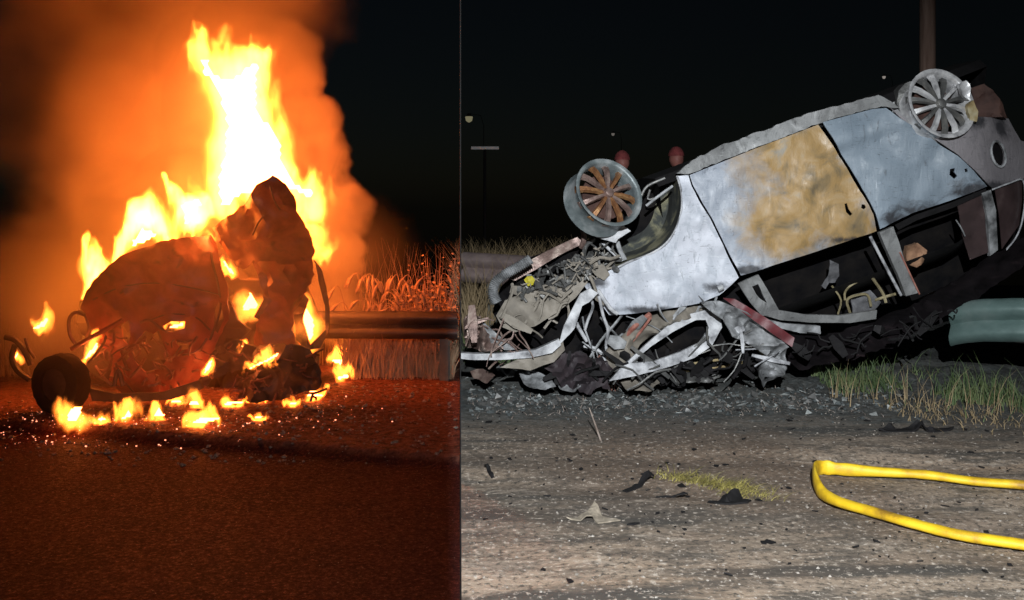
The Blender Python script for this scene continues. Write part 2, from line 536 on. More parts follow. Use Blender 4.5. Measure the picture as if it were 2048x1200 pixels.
# ================================================================== THE SETTING
def ground(name, side, x1, ys, us, zf, mat):
    v = []; f = []
    for Y in ys:
        for u in us:
            x = SEAM * Y + side * (.004 + u * x1)
            v.append(Vector((x, Y, zf(x, Y))))
    n = len(us)
    for i in range(len(ys) - 1):
        for j in range(n - 1):
            a = i * n + j
            q = (a, a + 1, a + n + 1, a + n)
            f.append(q if side > 0 else q[::-1])
    b = len(v)
    for i in range(len(ys)):                               # the cut bank along the board
        v.append(Vector((v[i * n].x, v[i * n].y, min(v[i * n].z, LZ) - .5)))
    for i in range(len(ys) - 1):
        q = (i * n, i * n + n, b + i + 1, b + i)
        f.append(q if side > 0 else q[::-1])
    o = obj(name, v, f, mat)
    o['kind'] = 'structure'
    return o

def spaced(a, b, n, p=1.0):
    return [a + (b - a) * (i / (n - 1)) ** p for i in range(n)]

def sstep(a, b, x):
    t = max(0.0, min(1.0, (x - a) / (b - a)))
    return t * t * (3 - 2 * t)

def rz(x, Y):                                              # ground height, white-wreck side
    z = .010 * fbm((x * 1.3, Y * 1.3, 0)) + .006 * fbm((x * 6, Y * 6, 3))
    z += .05 * sstep(6.9, 8.2, Y) + .03 * fbm((x * 3, Y * 3, 9)) * sstep(6.6, 7.4, Y) + .028 * fbm((x * 11, Y * 11, 4)) * sstep(6.5, 7.0, Y)
    z -= .025 * math.exp(-((Y - 5.55 + .12 * x + .05 * fbm((x, 0, 1))) / .14) ** 2)       # wheel rut
    z -= .020 * math.exp(-((Y - 4.95 + .22 * x + .05 * fbm((x, 5, 1))) / .10) ** 2)
    if Y > 13.6: z -= 5.5 * sstep(13.6, 32, Y)
    return z

# dirt and worn asphalt of the right-hand place
m, nt, b = newmat('worn_dirt_asphalt')
big = ntex(nt, .9, 6, .6, .4, stretch=(.55, 1.6, 1))
midn = ntex(nt, 4.5, 8, .65, .3, stretch=(.6, 1.5, 1))
fine = ntex(nt, 34, 7, .72)
c = ramp(nt, big, [(.34, (.145, .122, .10)), (.46, (.25, .195, .145)), (.55, (.345, .268, .20)), (.66, (.335, .24, .165))])
c = mix(nt, ramp(nt, midn, [(.40, (.85, .85, .85)), (.53, (0, 0, 0))]), c, (.095, .083, .07))
c = mix(nt, ramp(nt, ntex(nt, 7, 6, .7, stretch=(.5, 1.4, 1), off=(3, 8, 0)), [(.57, (0, 0, 0)), (.68, (.8, .8, .8))]), c, (.44, .37, .30))
st_ = ntex(nt, 1.5, 6, .62, .35, stretch=(.30, 2.3, 1), off=(0, 2.7, 0), rot=.20)
c = mix(nt, ramp(nt, st_, [(.38, (.9, .9, .9)), (.48, (0, 0, 0))]), c, (.055, .052, .047))
c = mix(nt, ramp(nt, st_, [(.58, (0, 0, 0)), (.70, (.6, .6, .6))]), c, (.46, .365, .28))
lf_ = ntex(nt, .55, 5, .6, .6, off=(4.1, 1.3, 0))
c = mix(nt, ramp(nt, lf_, [(.42, (.75, .75, .75)), (.56, (0, 0, 0))]), c, (.15, .105, .075))
c = mix(nt, ramp(nt, fine, [(.38, (1, 1, 1)), (.48, (0, 0, 0))]), c, (.075, .064, .053))
c = mix(nt, ramp(nt, fine, [(.56, (0, 0, 0)), (.66, (1, 1, 1))]), c, (.56, .485, .405))
# wet soot and ash washed out around the wreck
tcw = nt.nodes.new('ShaderNodeNewGeometry')
sx = nt.nodes.new('ShaderNodeSeparateXYZ')
nt.links.new(tcw.outputs['Position'], sx.inputs[0])
ad = nt.nodes.new('ShaderNodeMath'); ad.operation = 'MULTIPLY_ADD'
nt.links.new(midn, ad.inputs[0]); ad.inputs[1].default_value = 1.9
nt.links.new(sx.outputs['Y'], ad.inputs[2])
mr = nt.nodes.new('ShaderNodeMapRange')
nt.links.new(ad.outputs[0], mr.inputs[0])
mr.inputs[1].default_value = 6.60; mr.inputs[2].default_value = 7.55
mr.inputs[3].default_value = 0; mr.inputs[4].default_value = .85
ashc = ramp(nt, ntex(nt, 22, 8, .7), [(.35, (.022, .026, .026)), (.5, (.060, .072, .074)), (.62, (.11, .125, .125)), (.7, (.30, .31, .30))])
c = mix(nt, mr.outputs[0], c, ashc)
nt.links.new(c, b.inputs['Base Color'])
b.inputs['Roughness'].default_value = .85
b.inputs['Specular IOR Level'].default_value = .3
bump(nt, b, fine, .7, .012)
M['dirt'] = m
g = ground('dirt_ground', 1, 1, spaced(-6, 3, 14) + spaced(3.1, 11, 120) + spaced(11.5, 90, 30, 2), [x for x in spaced(0, 5.4, 90)] + spaced(5.6, 60, 20, 2), rz, M['dirt'])

def vb(x):                                                 # where the verge ends and the road begins (left place)
    return 7.75 - .32 * (x + .4) + .05 * fbm((x * 1.5, 0, 4))

def lz(x, Y):
    k = sstep(-.06, .05, Y - vb(x))
    z = LZ + .09 * k + k * (.012 * fbm((x * 4, Y * 4, 2)) + .015 * fbm((x * 11, Y * 11, 6)))
    if Y > 12.9: z -= 5.5 * sstep(12.9, 30, Y)
    return z

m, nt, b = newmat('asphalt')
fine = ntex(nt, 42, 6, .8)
c = ramp(nt, ntex(nt, 1.4, 6, .6, .3), [(.35, (.044, .008, .0075)), (.65, (.072, .0135, .0125))])  # red tint of the firelight put into the asphalt colour
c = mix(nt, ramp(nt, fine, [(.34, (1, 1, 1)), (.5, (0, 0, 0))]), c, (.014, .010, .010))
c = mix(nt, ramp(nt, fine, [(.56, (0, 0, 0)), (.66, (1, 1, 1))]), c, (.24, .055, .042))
sx = nt.nodes.new('ShaderNodeSeparateXYZ')
gg = nt.nodes.new('ShaderNodeNewGeometry')
nt.links.new(gg.outputs['Position'], sx.inputs[0])
mr = nt.nodes.new('ShaderNodeMapRange')
nt.links.new(sx.outputs['Z'], mr.inputs[0])
mr.inputs[1].default_value = LZ + .03; mr.inputs[2].default_value = LZ + .075
dirtc = ramp(nt, ntex(nt, 16, 8, .7), [(.35, (.05, .018, .013)), (.5, (.17, .065, .045)), (.66, (.28, .12, .085))])
c = mix(nt, mr.outputs[0], c, dirtc)
nt.links.new(c, b.inputs['Base Color'])
b.inputs['Roughness'].default_value = .8
b.inputs['Specular IOR Level'].default_value = .14
bump(nt, b, fine, 1.0, .03)
nt.links.new(ramp(nt, fine, [(.4, (.9,) * 3), (.62, (.42,) * 3)]), b.inputs['Roughness'])
M['asphalt'] = m
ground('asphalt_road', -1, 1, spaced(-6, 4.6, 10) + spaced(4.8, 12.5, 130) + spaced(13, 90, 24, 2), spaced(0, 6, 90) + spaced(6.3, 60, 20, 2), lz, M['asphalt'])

# unseen plate added behind the camera: it keeps the white light off the fire
v = []
for Y in (-1.35, -.15):
    for sx_ in (.002, .005):
        for z in (1.85, 3.4):
            v.append(Vector((SEAM * Y + sx_, Y, z)))
bdo = obj('added_light_blocker', v, [(0, 1, 3, 2), (4, 6, 7, 5), (0, 4, 5, 1), (2, 3, 7, 6), (1, 5, 7, 3), (0, 2, 6, 4)], M['board'], smooth=False)
bdo['kind'] = 'structure'

# thin black board added to block light between the two night scenes
v = []
for Y, h in ((5.0, .0028), (16.0, .012)):
    for s in (-1, 1):
        for z in (LZ - .3, 5.2):
            v.append(Vector((SEAM * Y + s * h, Y, z)))
bd = obj('light_partition_board', v, [(0, 1, 3, 2), (4, 6, 7, 5), (0, 4, 5, 1), (2, 3, 7, 6), (1, 5, 7, 3), (0, 2, 6, 4)], M['board'], smooth=False)
tag(bd, 'thin black upright board added to block light, seen edge-on between the fire and the white wreck', 'partition')

# ------------------------------------------------------------------ guardrails
WPROF = [(.0, .155), (.03, .14), (.075, .10), (.08, .07), (.03, .025), (.0, .0), (.03, -.025), (.08, -.07), (.075, -.10), (.03, -.14), (.0, -.155)]
def guardrail(name, a, b, za, zb, mat, label, cat, posts, seg=24, wob=0.0, bent=0.0):
    a = Vector(a); b = Vector(b)
    d = Vector((b.x - a.x, b.y - a.y, 0)).normalized()
    nrm = Vector((d.y, -d.x, 0))
    if nrm.y > 0: nrm = -nrm
    root = thing(name, (a.x, a.y, rz(a.x, a.y) if a.x > SEAM * a.y else LZ), label, cat)
    v = []; f = []
    k = len(WPROF)
    for i in range(seg + 1):
        t = i / seg
        p = a.lerp(b, t)
        z = za + (zb - za) * t + wob * fbm((t * 5, 0, 0))
        q = Vector((p.x, p.y, z)) + nrm * (wob * fbm((t * 6, 3, 0)))
        q += nrm * (-bent * max(0, 1 - t * 4) ** 2) + Vector((0, 0, -bent * .5 * max(0, 1 - t * 4) ** 2))
        for (o_, h) in WPROF: v.append(q + nrm * o_ + Vector((0, 0, h)))
        for (o_, h) in WPROF: v.append(q + nrm * (o_ - .006) + Vector((0, 0, h)))
    for i in range(seg):
        for s in (0, k):
            for j in range(k - 1):
                c0 = i * 2 * k + s + j
                q = (c0, c0 + 1, c0 + 2 * k + 1, c0 + 2 * k)
                f.append(q if s == 0 else q[::-1])
        for j in (0, k - 1):
            c0 = i * 2 * k + j
            f.append((c0, c0 + 2 * k, c0 + 3 * k, c0 + k))
    obj('rail_beam', v, f, mat, root, angle=60)
    first = None
    for t in posts:
        p = a.lerp(b, t)
        z = za + (zb - za) * t
        base = (rz(p.x, p.y) if p.x > SEAM * p.y else lz(p.x, p.y)) - .15
        c = Vector((p.x, p.y, 0)) - nrm * .06
        mb = MB()
        for (oy, ox, w, h) in ((.05, 0, .10, .008), (-.05, 0, .10, .008), (0, 0, .008, .092)):
            vv = []
            for zz in (base, z + .13):
                for (sx_, sy_) in ((-1, -1), (1, -1), (1, 1), (-1, 1)):
                    q = c + d * (sx_ * w / 2) + nrm * (oy + sy_ * h / 2)
                    vv.append(Vector((q.x, q.y, zz)))
            mb.add(vv, [(0, 1, 5, 4), (1, 2, 6, 5), (2, 3, 7, 6), (3, 0, 4, 7), (4, 5, 6, 7), (3, 2, 1, 0)])
        mb.build('rail_post', M['post'], root, smooth=False)
    return root

guardrail('guardrail', (-.50, 10.35, 0), (.62, 9.55, 0), .75, .72, M['zincbrown'],
          'dim brownish metal guardrail behind the smashed front end of the white wreck', 'guardrail', (.25,))
guardrail('guardrail', (P(1893, 500, 7.35).x, 7.35, 0), (5.2, 6.0, 0), .555, .60, M['zinc'],
          'pale teal guardrail sticking out from under the rear of the white wreck', 'guardrail', (.66, .98), seg=60, wob=.016, bent=.16)
guardrail('guardrail', (-2.9, 11.35, 0), (-.6, 11.15, 0), LZ + .70, LZ + .715, M['raildark'],
          'dark guardrail beside the burning wreck with dry grass behind it', 'guardrail', (.28, .93))

# ------------------------------------------------------------------ utility pole
t = thing('utility_pole', (P(1855, 420, 11.5).x, 11.5, .03), 'dim brown wooden pole rising above the rear wheel of the white wreck', 'pole')
px0 = P(1855, 420, 11.5).x
v, f = tube([Vector((px0, 11.5, z)) for z in (-.1, 1.5, 3, 4.5, 6, 7.5)], [.10, .094, .089, .084, .079, .074], 14)
obj('pole_shaft', v, f, M['wood'], t)
v, f = bar([Vector((px0 - .8, 11.42, 7.0)), Vector((px0 + .8, 11.42, 7.0))], .09, .11)
obj('cross_arm', v, f, M['wood'], t)

# ================================================================== WHITE OVERTURNED WRECK
Y0 = 6.95
CA, SA = math.cos(math.radians(20)), math.sin(math.radians(20))
def st(px, py):
    return (px - 1355) * CA - (py - 348) * SA, (px - 1355) * SA + (py - 348) * CA
def interp(tab, x):
    if x <= tab[0][0]: return tab[0][1]
    for (a, va), (b, vb_) in zip(tab, tab[1:]):
        if x <= b: return va + (vb_ - va) * (x - a) / (b - a)
    return tab[-1][1]
TAB = [(-60, .12), (-20, .075), (0, .055), (30, .02), (60, .004), (68, .012), (110, 0), (170, .0), (215, .012), (240, .03), (290, .12), (330, .20), (420, .36)]
def cd(px, py, k=0.0):
    s, t_ = st(px, py)
    d = interp(TAB, t_) + k
    if s < -60: d += .16 * ((-s - 60) / 180) ** 2
    if s > 540: d += .30 * ((s - 540) / 130) ** 2
    return Y0 + d

car = thing('wrecked_car', (P(1500, 700, Y0 + .7).x, Y0 + .7, .05),
            'burnt out white car lying overturned with bare wheels in the air', 'car')
rl = woff(car)
def lc(px, py): return P(px, py, Y0) - rl
M['paintf'] = burnt_paint('scorched_fender_paint', (.58, .60, .66), (.36, .39, .44), (.15, .17, .19), seed=2.0, black=[(lc(1300, 622), (.30, 9, .035)), (lc(1195, 565), (.10, 9, .06)), (lc(1440, 575), (.10, 9, .05))])
M['paintd'] = burnt_paint('scorched_door_paint', (.45, .48, .53), (.25, .28, .33), (.14, .16, .19),
                          [lc(1650, 385), lc(1575, 440), lc(1610, 315), lc(1690, 445)],
                          [(.40, 9, .42), (.32, 9, .28), (.44, 9, .30), (.30, 9, .20)], seed=5.0, black=[(lc(1500, 540), (.14, 9, .05)), (lc(1700, 480), (.20, 9, .03))])
M['paintr'] = burnt_paint('dimmed_scorched_rear_paint', (.25, .30, .35), (.18, .225, .27), (.09, .105, .12), seed=9.0, black=[(lc(1870, 425), (.36, 9, .09)), (lc(1955, 385), (.22, 9, .10)), (lc(1790, 440), (.12, 9, .06))])  # scorched paint, darkened for the light falling off towards the rear
M['paintq'] = burnt_paint('dimmed_scorched_quarter_paint', (.22, .205, .215), (.16, .15, .16), (.08, .075, .08), seed=14.0, black=[(lc(2010, 372), (.2, 9, .05)), (lc(1960, 240), (.12, 9, .06)), (lc(2030, 250), (.1, 9, .10))])  # greyer than the front: light falloff put into the scorched paint
M['paintp'] = burnt_paint('scorched_pillar_paint', (.26, .265, .265), (.13, .132, .132), (.035, .035, .038), seed=21.0)

# dark shell: underbody, far side and roof, closed behind the panels
def shell_pt(px, py, d):
    q = P(px, py, Y0)
    return q + Vector((0, d, 0))
sec = []
for (s) in spaced(-40, 700, 16):
    def at(t_, d, s=s):
        return shell_pt(1355 + s * CA + t_ * SA, 348 - s * SA + t_ * CA, d)
    e = .22 * max(0, (s - 560) / 140) ** 2
    tb = 335 - 60 * max(0, (s - 520) / 180) - 40 * max(0, (60 - s) / 100)
    sec.append([at(12, .09 + e), at(-6, .16 + e), at(-14, .8), at(-6, 1.5 - e), at(20, 1.6 - e), at(120, 1.66 - e), at(235, 1.62 - e), at(tb - 10, 1.42 - e),
                at(tb + 32, 1.15 - e), at(tb + 44, .8), at(tb + 34, .5 + e), at(tb + 10, .3 + e), at(tb - 2, .235 + e)])
v = [q for r_ in sec for q in r_]
k = len(sec[0])
f = []
for i in range(len(sec) - 1):
    for j in range(k - 1):
        a = i * k + j
        f.append((a, a + 1, a + k + 1, a + k))
ins = [q + Vector((0, 0, 0)) for q in v]
for e_ in (0, len(sec) - 1):
    c0 = sum(sec[e_], Vector()) / k
    v.append(c0)
    for j in range(k - 1):
        f.append((e_ * k + j, e_ * k + j + 1, len(v) - 1))
obj('body_shell', v, f, M['soot'], car)
# interior lining directly behind the doors so the gaps and openings read black
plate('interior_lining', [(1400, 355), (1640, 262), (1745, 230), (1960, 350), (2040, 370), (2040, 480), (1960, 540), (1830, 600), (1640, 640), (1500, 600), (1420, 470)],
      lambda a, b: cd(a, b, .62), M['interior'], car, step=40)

plate('sill', [(1353, 347), (1378, 326), (1400, 312), (1424, 302), (1450, 287), (1478, 280), (1500, 268), (1528, 262), (1570, 243), (1640, 220), (1700, 205), (1757, 190), (1775, 198), (1800, 216), (1772, 213), (1745, 216), (1640, 246), (1500, 299), (1378, 348)],
      lambda a, b: cd(a, b, -.01), M['paintp'], car, thick=.06, step=8, dent=.012, ds=14, jit=1.4)
plate('front_fender', [(1354, 352), (1363, 385), (1363, 420), (1353, 455), (1332, 487), (1300, 508), (1262, 522), (1228, 538), (1195, 553), (1168, 571), (1183, 592), (1205, 612), (1218, 630), (1260, 628), (1330, 618), (1400, 606), (1440, 590), (1477, 555), (1459, 515), (1441, 479), (1421, 439), (1399, 404), (1384, 372), (1377, 350)],
      lambda a, b: cd(a, b), M['paintf'], car, step=9, dent=.055, ds=3.4, seed=3)
plate('front_door', [(1380, 350), (1500, 301), (1637, 249), (1664, 288), (1696, 338), (1728, 392), (1747, 430), (1754, 462), (1620, 508), (1482, 551), (1462, 512), (1444, 476), (1424, 436), (1402, 402), (1387, 372)],
      lambda a, b: cd(a, b), M['paintd'], car, step=9, dent=.045, ds=3.2, seed=6,
      holes=[[(1723, 409), (1729, 409), (1731, 415), (1727, 419), (1722, 416)], [(1690, 408), (1695, 406), (1697, 418), (1703, 428), (1698, 432), (1691, 424)]],
      label='front door with a large orange rust patch')
plate('rear_door', [(1643, 245), (1745, 218), (1771, 216), (1800, 238), (1860, 275), (1914, 312), (1947, 341), (1972, 373), (1900, 402), (1830, 425), (1760, 458), (1752, 428), (1733, 388), (1701, 334), (1669, 284)],
      lambda a, b: cd(a, b), M['paintr'], car, step=9, dent=.04, ds=3.0, seed=8,
      holes=[[(1928, 338), (1934, 337), (1935, 343), (1930, 345)], [(1900, 338), (1910, 336), (1908, 344), (1914, 352), (1908, 358), (1899, 350)]],
      label='blue-grey scorched rear door')
qh = [(1997 + 15 * math.cos(a) * .85 - 24 * math.sin(a) * -.18, 308 + 24 * math.sin(a)) for a in [i * math.pi / 8 for i in range(16)]]
plate('rear_quarter', [(1779, 214), (1805, 232), (1830, 248), (1865, 262), (1905, 264), (1940, 250), (1958, 233), (2018, 237), (2042, 280), (2085, 300), (2090, 345), (1984, 376), (1976, 369), (1949, 340), (1917, 310), (1862, 273), (1803, 237)],
      lambda a, b: cd(a, b), M['paintq'], car, step=10, dent=.02, ds=3, holes=[qh], seed=4)
v, f = tube([P(*q, cd(*q, -.004)) for q in [(1997 + (x - 1997) * 1.08, 308 + (y - 308) * 1.08) for x, y in qh + qh[:1]]], .009, 6)
obj('fuel_flap_rim', v, f, M['ash'], car)
plate('fuel_recess', [(1997 + (x - 1997) * 1.15, 308 + (y - 308) * 1.15) for x, y in qh], lambda a, b: cd(a, b, .07), M['interior'], car, step=8)

# pillars, window frame, roof rail
plate('mirror_triangle', [(1476, 567), (1517, 549), (1540, 588), (1560, 624), (1524, 632), (1500, 605)], lambda a, b: cd(a, b, -.02), M['paintp'], car, thick=.03, step=7, dent=.015, ds=8,
      holes=[[(1504, 573), (1516, 568), (1523, 584), (1534, 606), (1521, 598), (1512, 588)]])
plate('centre_pillar', [(1759, 465), (1787, 453), (1800, 490), (1815, 540), (1836, 586), (1812, 592), (1796, 550), (1778, 510)], lambda a, b: cd(a, b, .0), M['paintp'], car, thick=.05, step=8, dent=.01, ds=7)
def car_tube(name, pts, r, mat, k=0.0, seg=8, parent=None, n=3, flat=1.0):
    q = catmull([P(a, b, cd(a, b, k if len(x) < 1 else k + x[0])) for (a, b, *x) in pts], n)
    v, f = tube(q, r, seg, flat)
    return obj(name, v, f, mat, parent or car)
car_tube('pillar_trim', [(1741, 474), (1770, 530), (1802, 590)], .011, M['ashlight'], -.01)
car_tube('pillar_trim', [(1800, 505), (1822, 552), (1839, 588)], .006, M['pink'], -.005)
plate('roof_rail', [(1522, 629), (1556, 620), (1610, 629), (1680, 631), (1735, 623), (1754, 620), (1752, 638), (1700, 646), (1620, 645), (1560, 640)], lambda a, b: cd(a, b, -.03), M['paintp'], car, thick=.05, step=7, dent=.012, ds=9)
plate('roof_gutter', [(1528, 637), (1570, 647), (1640, 652), (1642, 668), (1600, 666), (1550, 654)], lambda a, b: cd(a, b, -.035), M['ash'], car, thick=.05, step=7, dent=.01, ds=9)
plate('roof_side', [(1560, 655), (1600, 668), (1650, 672), (1760, 640), (1850, 596), (1920, 552), (1990, 506), (2050, 470), (2085, 440), (2085, 500), (2010, 560), (1930, 612), (1860, 655), (1780, 695), (1690, 722), (1600, 742), (1575, 720)],
      lambda a, b: cd(a, b, .03), M['roofburn'], car, step=9, dent=.04, ds=4, thick=.02, jit=2.6, fold=.09)
plate('rear_belt', [(1790, 450), (1830, 430), (1900, 406), (1972, 377), (1972, 386), (1905, 416), (1835, 440), (1797, 460)], lambda a, b: cd(a, b, .012), M['soot'], car, step=9)
plate('window_pane', [(1914, 408), (1966, 388), (1976, 505), (1940, 520), (1925, 470)], lambda a, b: cd(a, b, .03), M['brownglass'], car, thick=.008, step=12, dent=.02)
plate('rear_pillar', [(1964, 386), (1982, 380), (1992, 420), (1996, 500), (1980, 512), (1976, 440)], lambda a, b: cd(a, b, .0), M['ash'], car, thick=.04, step=8)
plate('window_pane', [(1990, 380), (2044, 360), (2044, 400), (2038, 450), (2004, 498), (1998, 430)], lambda a, b: cd(a, b, .03), M['brownglass'], car, thick=.008, step=12)
car_tube('window_trim', [(1985, 379), (2020, 366), (2046, 360), (2050, 400), (2043, 448), (2030, 478), (2012, 500)], .006, M['ashlight'], -.01)
car_tube('window_trim', [(1912, 440), (1922, 455), (1930, 472)], .005, M['ash'], -.01)

# things seen through the windows (parts of the cabin)
for pts in ([(1690, 600), (1690, 585), (1700, 572), (1722, 560), (1742, 552), (1750, 562)], [(1700, 625), (1694, 600), (1715, 590), (1735, 590), (1742, 612)], [(1742, 552), (1765, 585), (1772, 605)], [(1750, 600), (1775, 592), (1790, 588)], [(1676, 628), (1682, 600), (1664, 572)]):
    car_tube('seat_frame', [(a, b, R.uniform(-.03, .03)) for a, b in pts], R.uniform(.007, .013), M['seatframe'], .12, 6)
plate('seat_back', [(1705, 592), (1740, 580), (1760, 604), (1745, 628), (1704, 626)], lambda a, b: cd(a, b, .17), M['fabric'], car, dent=.05, ds=8, step=9)
plate('headrest', [(1660, 520), (1676, 528), (1680, 552), (1672, 566), (1658, 566), (1650, 578), (1643, 572), (1656, 552)], lambda a, b: cd(a, b, .2), M['fabric'], car, dent=.04, ds=9, step=7)
plate('seat_foam', [(1812, 492), (1838, 486), (1852, 500), (1848, 525), (1832, 535), (1816, 528)], lambda a, b: cd(a, b, .1) , M['tan'], car, dent=.05, ds=9, step=7, thick=.06)
# ---- wheels: bare rims, tyres burnt away
def wheel(c, axis, rad, width, nsp, mats, parent, two=True):
    c = Vector(c); ax = Vector(axis).normalized()
    u = ax.cross(Vector((0, 0, 1))).normalized(); w = u.cross(ax)
    N = 36
    prof = [(0, 1.0), (.0, .955), (.02, .93), (.05, .90), (.45, .86), (.8, .90), (.93, .93), (1.0, 1.0), (1.0, 1.03), (.93, 1.0), (.8, .955), (.45, .91), (.08, .95), (.03, 1.0), (0, 1.03)]
    v = []; f = []
    for i in range(N):
        a = 2 * math.pi * i / N
        for (d, r_) in prof:
            v.append(c - ax * (d * width) + (u * math.cos(a) + w * math.sin(a)) * rad * r_)
    k = len(prof)
    for i in range(N):
        for j in range(k):
            f.append((i * k + j, i * k + (j + 1) % k, ((i + 1) % N) * k + (j + 1) % k, ((i + 1) % N) * k + j))
    wh = obj('wheel', v, f, mats[0], parent, angle=50)
    for i in range(nsp):
        a0 = 2 * math.pi * (i + .3) / nsp
        mb = MB()
        pts = []
        for r_, d, hw in ((.13, .02, .028), (.4, .005, .030), (.7, .015, .036), (.93, .05, .052)):
            ctr = c - ax * (d * 1.0) + (u * math.cos(a0 + .05 * r_) + w * math.sin(a0 + .05 * r_)) * rad * r_
            tn = (-u * math.sin(a0) + w * math.cos(a0))
            hw *= .62 * rad / .23
            pts.append([ctr - tn * hw * .55 + ax * .004, ctr + tn * hw * .55 + ax * .004, ctr + tn * hw * .8 - ax * .022, ctr - tn * hw * .8 - ax * .022])
        vv = [q for p in pts for q in p]
        ff = [(0, 1, 2, 3)[::-1], (12, 13, 14, 15)]
        for r2 in range(3):
            for j in range(4):
                ff.append((r2 * 4 + j, r2 * 4 + (j + 1) % 4, r2 * 4 + 4 + (j + 1) % 4, r2 * 4 + 4 + j))
        obj('spoke', vv, ff, mats[1 + i % (len(mats) - 2)], wh, angle=30)
    v = []; f = []
    hp = [(.012, 0), (.012, .09), (.006, .13), (-.02, .165), (-.06, .165)]
    for i in range(16):
        a = 2 * math.pi * i / 16
        for d, r_ in hp: v.append(c + ax * d + (u * math.cos(a) + w * math.sin(a)) * rad * r_)
    for i in range(16):
        for j in range(4): f.append((i * 5 + j, i * 5 + j + 1, ((i + 1) % 16) * 5 + j + 1, ((i + 1) % 16) * 5 + j))
    obj('hub', v, f, mats[-1], wh)
    v = []; f = []                                          # brake disc behind the spokes
    for d in (-.09, -.105):
        for i in range(24):
            a = 2 * math.pi * i / 24
            v.append(c + ax * d + (u * math.cos(a) + w * math.sin(a)) * rad * .66)
    f = [tuple(range(24)), tuple(range(47, 23, -1))] + [(i, (i + 1) % 24, 24 + (i + 1) % 24, 24 + i) for i in range(24)]
    obj('brake_disc', v, f, M['mudflap'], wh)
    return wh

wf = wheel(P(1219, 384, 6.80), (.46, -1, .48), .245, .20, 12, [M['barrel'], M['copper'], M['coppergrey'], M['copper'], M['coppergrey'], M['coppergrey']], car)
wf['label'] = 'front wheel with heat-browned spokes'
wr = wheel(P(1884, 206, 6.92), (.22, -1, .30), .250, .20, 14, [M['chrome'], M['greysteel'], M['chrome'], M['greysteel'], M['chrome'], M['greysteel']], car)
wr['label'] = 'bright silver rear wheel'
plate('tyre_remnant', [(1797, 182), (1812, 166), (1830, 160), (1818, 190), (1814, 222), (1820, 240), (1800, 232), (1793, 208)], lambda a, b: 7.02, M['greysteel'], car, thick=.12, step=8, dent=.03, ds=9)
plate('wheel_fragment', [(1918, 168), (1934, 160), (1942, 176), (1938, 200), (1926, 190)], lambda a, b: 6.95, M['chrome'], car, thick=.05, step=7, dent=.03, ds=9)
plate('wheel_fragment', [(1936, 208), (1948, 200), (1958, 222), (1952, 244), (1940, 240)], lambda a, b: 6.93, M['ochre'], car, thick=.04, step=7, dent=.03, ds=12)
plate('mud_flap', [(1944, 176), (1966, 168), (1990, 186), (2002, 210), (2016, 236), (1962, 234), (1950, 214)], lambda a, b: 7.1, M['mudflap'], car, thick=.10, step=9, dent=.06, ds=8)

# ---- front wheel well and running gear
arch = catmull([Vector((a, b, 0)) for a, b in [(1354, 352), (1363, 385), (1363, 420), (1353, 455), (1332, 487), (1300, 508), (1262, 522), (1228, 538)]], 4)
v = []; f = []
for i, q in enumerate(arch):
    for d, sh in ((.012, 0), (.10, .01), (.25, .03), (.42, .08), (.5, .3)):
        a = q.x + (1255 - q.x) * sh; b = q.y + (400 - q.y) * sh
        p = P(a, b, cd(a, b)) + Vector((0, d + .015 * fbm((a * .05, b * .05, d * 9)), 0))
        v.append(p)
for i in range(len(arch) - 1):
    for j in range(4): f.append((i * 5 + j, i * 5 + j + 1, i * 5 + j + 6, i * 5 + j + 5))
M['liner'] = surf('wheel_arch_liner', [(.34, (.018, .02, .02)), (.5, (.05, .055, .05)), (.60, (.20, .19, .12)), (.75, (.36, .34, .24))], 5, .8, bs=.5, dist=.5)
obj('wheel_arch_liner', v, f, M['liner'], car)
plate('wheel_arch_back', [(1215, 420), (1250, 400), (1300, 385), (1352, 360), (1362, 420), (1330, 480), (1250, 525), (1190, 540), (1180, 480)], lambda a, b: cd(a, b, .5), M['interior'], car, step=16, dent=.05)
car_tube('arch_lip', [(q.x, q.y) for q in arch[::3]], .008, M['ashlight'], -.003)
for pts, r_, mm in (([(1282, 392), (1295, 372), (1330, 356)], .010, 'greysteel'), ([(1292, 412), (1312, 396), (1345, 372)], .010, 'ash'), ([(1300, 380), (1296, 398), (1312, 396)], .008, 'greysteel'),
                    ([(1230, 470), (1240, 500), (1250, 520)], .018, 'ash'), ([(1190, 478), (1172, 492), (1166, 520)], .016, 'greysteel'), ([(1205, 485), (1220, 500), (1245, 522)], .012, 'ashlight'), ([(1165, 455), (1168, 480), (1162, 495)], .02, 'coppergrey')):
    car_tube('suspension_arm', [(a, b, .06) for a, b in pts], r_, M[mm], 0.0, 8)
plate('wheel_hub_carrier', [(1168, 446), (1200, 452), (1248, 452), (1262, 462), (1236, 478), (1232, 486), (1196, 476), (1176, 462)], lambda a, b: 6.93, M['ashlight'], car, thick=.10, step=8, dent=.02, ds=9)

# ---- smashed front end
D = lambda k: (lambda a, b: Y0 + .05 + k)
plate('engine_bay', [(985, 625), (1000, 580), (1060, 520), (1165, 478), (1240, 500), (1260, 560), (1220, 620), (1420, 610), (1480, 570), (1530, 640), (1560, 720), (1420, 745), (1220, 760), (1120, 745), (1060, 690), (1010, 668)], D(.42), M['interior'], car, step=18, dent=.12, ds=4, thick=.3)
plate('undertray', [(992, 632), (1010, 600), (1060, 582), (1110, 560), (1160, 528), (1185, 520), (1180, 560), (1150, 598), (1110, 628), (1070, 652), (1030, 666), (1004, 655)], lambda a, b: Y0 + .10 + (b - 600) * -.001, M['tray'], car, thick=.03, step=8, dent=.05, ds=3.5, fold=.09)
plate('chassis_rail', [(1008, 553), (1040, 532), (1090, 504), (1140, 480), (1170, 468), (1172, 484), (1120, 510), (1070, 540), (1030, 562)], D(.24), M['coppergrey'], car, thick=.06, step=9, dent=.03, ds=6)
